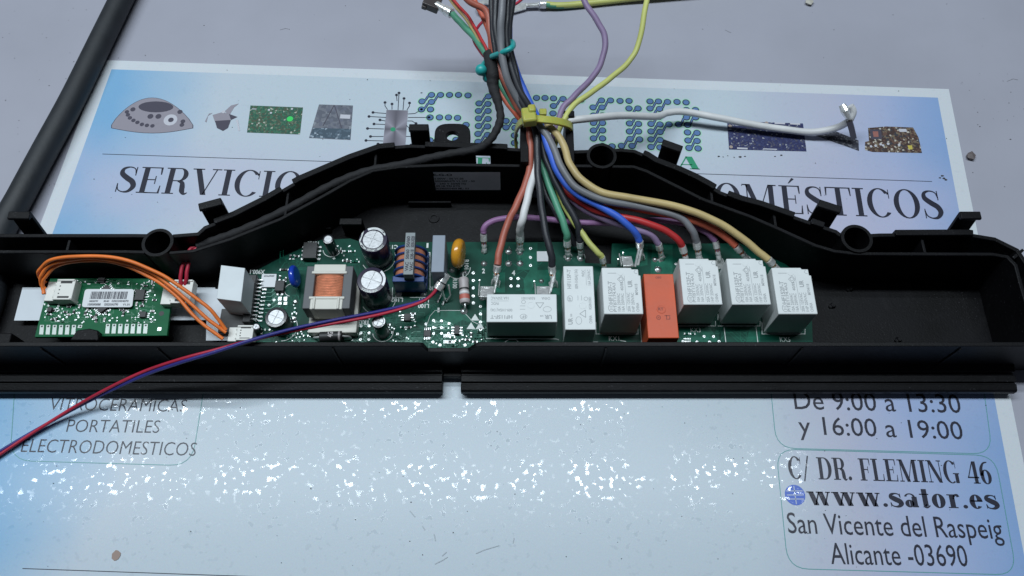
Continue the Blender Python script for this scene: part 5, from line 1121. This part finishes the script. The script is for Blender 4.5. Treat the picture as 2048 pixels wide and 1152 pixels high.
wire('red', [(1090,262,31),(1098,320,27),(1125,375,25),(1170,410,25),(1220,428,25),(1280,443,25),(1330,460,23),(1354,478,21),(1364,492,18)], 'bright red wire ending between the orange relay and the second tall relay', t=(1370, 512, 14))
wire('grey', [(1010,-40,68),(1003,30,63),(1001,80,58),(1013,150,51),(1042,212,42),(1078,248,40),(1102,285,38),(1120,330,36),(1152,374,34),(1200,398,32),(1260,410,31),(1320,422,29),(1360,436,27),(1386,462,25),(1393,484,21)], 'grey wire curving over the others to the second tall relay', t=(1398, 515, 14), r=1.95)
wire('mauve', [(967,466,16),(970,452,18),(990,441,19),(1030,435,20),(1090,438,19),(1160,445,18),(1240,446,18),(1310,440,19),(1370,448,20),(1412,464,20),(1431,482,18)], 'mauve jumper wire running sideways behind all the other wires from the far left terminal', t=(1437, 512, 13), r=1.7)
o = bpy.context.scene.objects['wire'] if False else None
wire('salmon', [(1084,258,30),(1090,310,26),(1118,368,24),(1180,402,24),(1260,415,25),(1340,430,26),(1400,446,25),(1440,466,23),(1472,492,21)], 'coral red wire running under the tan wire to the third tall relay', t=(1492, 516, 15), r=1.9)
wire('tan', [(1088,246,36),(1104,258,38),(1125,285,37),(1138,325,36),(1162,358,35),(1205,385,34),(1260,396,33),(1330,408,32),(1390,425,31),(1440,447,29),(1490,482,26),(1536,519,23)], 'tan wire arching outermost to the last tall relay at the right', t=(1556, 540, 17), r=2.0)
# terminal at the far left end of the mauve jumper
mv = [x for x in bpy.data.objects if x.get('label', '').startswith('mauve')][0]; term(mv, P(967, 468, 15.5), P(969, 500, 9) - P(967, 468, 15.5), W['mauve'], 1.4)
# more of the loom beyond the gate
def lwire(col, pts, label, r=1.6, name='wire'): return wire(col, pts, label, r=r, name=name)
lwire('black', [(985,-40,58),(984,30,53),(988,90,49),(1000,140,45),(1022,195,41),(1050,240,36),(1066,275,30),(1075,320,25),(1090,380,22),(1112,425,21),(1136,462,18),(1150,490,12)], 'thin black wire at the left side of the upper black bundle', 1.7)
lwire('black', [(1034,-40,54),(1024,20,51),(1018,80,48),(1034,150,44),(1050,210,38),(1072,250,34),(1082,290,30)], 'thin black wire at the right side of the upper black bundle', 1.6)
lwire('grey', [(995,-40,50),(992,60,46),(1003,140,42),(1035,210,38),(1060,245,33),(1070,290,28)], 'thin grey wire under the upper black bundle', 1.6)
lwire('red', [(885,-30,46),(908,2,45),(938,35,45),(957,68,45),(972,98,45),(984,118,44)], 'thin red wire leading into the taped sleeve from the far left', .9)
lwire('tan', [(880,-30,44),(904,5,43),(935,42,43),(955,75,43),(972,108,43),(984,122,43)], 'thin tan wire leading into the taped sleeve beside the red one', .9)
lwire('crimson', [(1060,-20,30),(1040,2,30),(1010,18,30),(975,36,30),(955,54,30),(946,72,32),(955,95,36),(972,117,40),(984,126,42)], 'thin crimson wire looping under the loom into the taped sleeve', .85)
lwire('salmon', [(925,-40,50),(955,12,47),(977,60,45),(984,120,42),(1000,180,40),(1028,225,37),(1048,250,33),(1058,290,27)], 'second salmon wire lying low beside the taped sleeve', 1.5)
# black fabric sleeve
sv = empty('taped_sleeve', (0, 0, 0), 'black fabric taped cable sleeve dropping from the loom into the channel of the housing wall', 'cable sleeve')
q = spline([P(*p) for p in ((980,108,45),(984,130,45),(986,150,44),(986,172,42),(996,205,40),(1001,235,38),(992,262,36),(975,285,34),(950,299,32),(905,307,31),(860,316,30),(800,330,29),(740,341,28),(690,358,27.5),(640,382,27),(590,410,27),(530,440,26),(470,466,25),(425,482,24),(395,492,23))], 7)
rad = [3.2 if i < 16 else (2.9 - 1.1 * min(1, (i - 16) / 14)) + .15 * math.sin(i * 1.7) for i in range(len(q))]
b = MB(); b.tube(q, 0, M_TAPE, 14, rs=rad); b.build('tape', sv, smooth=1.2)
# red leads leaving the sleeve to the right-hand display socket
for k, (dx, dz) in enumerate(((0, 0), (7, 1))):
    root, q = cable('lead', [(400 + dx, 492, 21), (384 + dx, 497, 22), (372 + dx * 1.6, 512, 22), (364 + dx * 1.6, 535, 21), (362 + dx * 1.4, 560, 19), (364 + dx, 580, 16)], .8, W['crimson'], ('left hand' if k == 0 else 'right hand') + ' thin red lead from the taped sleeve down to the display board socket', 'wire')
# three orange leads
ow = [[(92,566,17),(80,556,19),(79,540,24),(100,521,29),(150,513,31),(205,513,32),(262,523,31),(320,548,28),(372,582,24),(420,618,20),(452,660,14.5)],
      [(90,578,17),(82,566,19),(84,548,23),(106,527,27),(152,518,29),(205,518,30),(262,529,28),(318,556,25),(368,594,22),(412,636,18),(452,665,14)],
      [(88,588,17),(85,574,18),(90,556,21),(112,532,25),(158,522,27),(210,522,28),(258,534,26),(310,560,24),(352,592,21),(396,640,18),(446,678,14)]]
for k, p_ in enumerate(ow):
    root, q = cable('jumper_lead', p_, .78, W['orange'], ('uppermost', 'middle', 'lowest')[k] + ' of three thin orange leads arching from the display board to the main board', 'wire', 'orange jumper leads')
# red and blue twisted pair
base = spline([P(*p) for p in ((876,576,17),(866,588,18),(845,602,19),(800,616,21),(740,630,24),(660,645,27),(580,661,30),(500,681,33),(430,702,33),(360,722,30),(290,746,21),(220,778,12),(150,815,5),(80,856,2),(20,893,1.6),(-60,945,1.5))], 9)
for k, (col, lab) in enumerate((('crimson', 'thin crimson wire of the pair crossing the housing front to the lower left'), ('navy', 'thin dark blue wire twisted along the crimson one across the housing front'))):
    pts = []
    for i, p in enumerate(base):
        t = (base[min(i + 1, len(base) - 1)] - base[max(i - 1, 0)]).normalized(); sd = t.cross(Vector((0, 0, 1))).normalized(); upv = sd.cross(t)
        ph = math.pi * k + 1.2 + i * .048 * 1.3; pts.append(p + (sd * math.cos(ph) + upv * math.sin(ph)) * .70)
    root = empty('pair_wire', (0, 0, 0), lab, 'wire', 'red and blue pair'); b = MB(); b.tube(pts, .70, W[col], 10); b.build('insulation', root, smooth=1.0)
    if k == 0:
        b = MB(); p0 = P(876, 577, 17); d = (P(893, 550, 19) - p0).normalized()
        b.tube([p0 - d * .5, p0 + d * 2.6], 2.0, M_METAL, 14); b.tube([p0 + d * 3.2, p0 + d * 7.2], 1.75, M_METAL, 14); b.build('crimp_terminal', root, smooth=.6)
        b = MB(); b.tube([p0 + d * 2.4, p0 + d * 3.4], 1.5, M_CHIP, 12); b.tube([P(884, 580, 16), P(890, 600, ZB + 2)], .5, M_METAL, 8); b.tube([P(897, 570, 17), P(901, 590, 12), P(893, 603, ZB + 1)], .4, M_METAL, 8); b.build('terminal_legs', root, smooth=.8)
# faston receptacle on the green wire's free end
fs_ = empty('faston_receptacle', (0, 0, 0), 'loose metal faston receptacle in a dark brown sleeve on the green wire', 'terminal')
b = MB(); p0 = P(903, 27, 41); d = (P(870, 8, 41) - p0).normalized(); sd = d.cross(Vector((0, 0, 1))).normalized()
b.tube([p0, p0 + d * 3.6], 2.4, M_METAL, 14); b.tube([p0 + d * 4.4, p0 + d * 9], 1.9, M_METAL, 14); b.tube([p0 + d * 3.2, p0 + d * 4.8], 1.5, M_METAL, 12); b.build('crimp_barrel', fs_, smooth=.6)
b = MB(); c = P(863, 8, 41); M_ = Matrix.Translation(c) @ Matrix.Rotation(math.radians(-16), 4, 'Z') @ Matrix.Rotation(math.radians(14), 4, 'Y'); b.box((0, 1.5, 0), (7.8, 9.0, 4.0), mat('brown_sleeve', (.055, .045, .045), .35), M_); b.box((-2.6, -2.2, -.6), (2.4, 3.0, 2.2), mat('brown_sleeve', (.055, .045, .045), .35), M_); b.build('brown_sleeve', fs_, bevel=.4)
# earth wire with ring terminal
er = empty('earth_wire', (0, 0, 0), 'yellow and green striped earth wire with a ring terminal at the far edge', 'wire')
q = spline([P(*p) for p in ((1560,-60,8),(1420,-30,6),(1330,-12,3),(1240,-1,1.5),(1180,6,1.2),(1140,10,1.2),(1112,11,1.5),(1092,9,2))], 10)
b = MB(); vs_q = q; b.tube(q, 1.75, W['yellow'], 12)
# green stripe: recolour two of the twelve sides, wandering round
gi = b.mi(W['green']); n_ = 12
for i in range((len(q) - 1) * n_):
    j, k = divmod(i, n_)
    if (k - j // 6) % 12 in (2, 3, 4): b.m[i] = gi
b.build('insulation', er, smooth=1.0)
b = MB(); p0 = P(1092, 9, 1.8); p1 = P(1050, 11, 1.3); b.tube([p0, P(1080, 9, 1.8)], 2.2, M_METAL, 14); b.tube([P(1076, 10, 1.8), P(1052, 11, 1.8)], 1.3, M_METAL, 12); b.tube([P(1076, 9, 1.8), P(1078, 9, 1.8)], 1.8, M_METAL, 12)
A_, C_ = P(1052, 5, 1.3).to_2d(), P(1052, 17, 1.3).to_2d(); b.prism([A_, C_, P(1020, 26, 1.3).to_2d(), P(990, 26, 1.3).to_2d(), P(990, 8, 1.3).to_2d()], 0.6, 1.2, M_METAL)
c = P(972, 16, 1.3); b.lathe((c.x, c.y, 1.3), [(5.4, -.4), (5.4, .4), (2.8, .4), (2.8, -.4), (5.4, -.4)], M_METAL, 28); b.build('ring_terminal', er, smooth=.5)
# terminal at the white wire's free end
wt = empty('white_wire_terminal', (0, 0, 0), 'dark steel receptacle on the free end of the white wire above the poster', 'terminal')
b = MB(); b.tube([P(1684, 210, 20), P(1690, 222, 19), P(1696, 236, 17)], 0, M_METAL, 10, rs=[1.6, 2.1, 1.2]); c0, c1 = P(1699, 238, 20), P(1706, 275, 8)
dark = mat('dark_steel', (.12, .11, .11), .35, .9); b.tube([P(1698, 240, 15), P(1703, 256, 10), P(1707, 274, 4)], 1.9, dark, 4); b.tube([P(1694, 240, 15), P(1701, 262, 8)], .5, M_METAL, 6); b.build('receptacle', wt, smooth=.5)

# ================================================================== CABLE TIES
tie = empty('cable_tie', (0, 0, 0), 'yellow green nylon cable tie strapping the loom to the gate posts', 'cable tie')
def strap(line, wd, th, m, up=Vector((0, 1, 0))):
    """flat band swept along a line; its width lies along `up`"""
    line = [Vector(p) for p in line]; b = MB(); vs = []; n = len(line)
    for i, p in enumerate(line):
        t = (line[min(i + 1, n - 1)] - line[max(i - 1, 0)]).normalized(); nn = t.cross(up).normalized(); u2 = nn.cross(t).normalized()
        vs += [tuple(p + u2 * wd / 2 + nn * th / 2), tuple(p - u2 * wd / 2 + nn * th / 2), tuple(p - u2 * wd / 2 - nn * th / 2), tuple(p + u2 * wd / 2 - nn * th / 2)]
    fs = [(i * 4 + k, i * 4 + (k + 1) % 4, (i + 1) * 4 + (k + 1) % 4, (i + 1) * 4 + k) for i in range(n - 1) for k in range(4)] + [(3, 2, 1, 0), ((n - 1) * 4, (n - 1) * 4 + 1, (n - 1) * 4 + 2, (n - 1) * 4 + 3)]
    b.add(vs, fs, m); return b
q = spline([P(*p) for p in ((1033,300,14),(1031,270,22),(1036,252,33),(1048,241,41),(1068,238,44),(1095,240,44.5),(1120,244,42),(1140,251,37),(1143,262,30),(1142,285,20))], 8)
strap(q, 3.6, 1.3, M_ZIPY).build('strap', tie, smooth=.7, bevel=.25)
c = P(1058, 234, 45); b = MB(); M_ = Matrix.Translation(c) @ Matrix.Rotation(math.radians(8), 4, 'Z'); b.box((0, 0, 0), (6.2, 7.4, 5.0), M_ZIPY, M_); b.box((1.6, 2.4, 2.2), (3.4, 4.0, 2.4), M_ZIPY, M_); b.build('tie_head', tie, bevel=.9)
b = MB(); p_ = P(1086, 222, 44); b.box((p_.x, p_.y - .3, 43.5), (3.2, 3.2, 1.6), M_ZIPY); b.build('tie_tail', tie, bevel=.4)
tt = empty('wire_twist', (0, 0, 0), 'teal plastic tie looped round the upper loom with a round ball end', 'cable tie')
q = spline([P(*p) for p in ((984,113,49),(1000,107,55),(1018,99,58),(1026,92,56),(1024,84,50),(1014,88,44),(1000,100,38),(985,112,36),(968,128,40),(964,138,44))], 8)
b = MB(); b.tube(q, 1.25, M_CREASE, 10); b.build('band', tt, smooth=1.0)
b = MB()
for px, py, z, r in ((962, 140, 46, 2.6), (974, 156, 42, 2.0)): c = P(px, py, z); b.lathe((c.x, c.y, c.z), [(.01, -r)] + [(r * math.cos(math.radians(a)), r * math.sin(math.radians(a))) for a in range(-75, 76, 15)] + [(.01, r)], M_CREASE, 20)
b.tube([P(962, 140, 46), P(974, 156, 42)], 1.2, M_CREASE, 8); b.build('ball_end', tt, smooth=1.2)
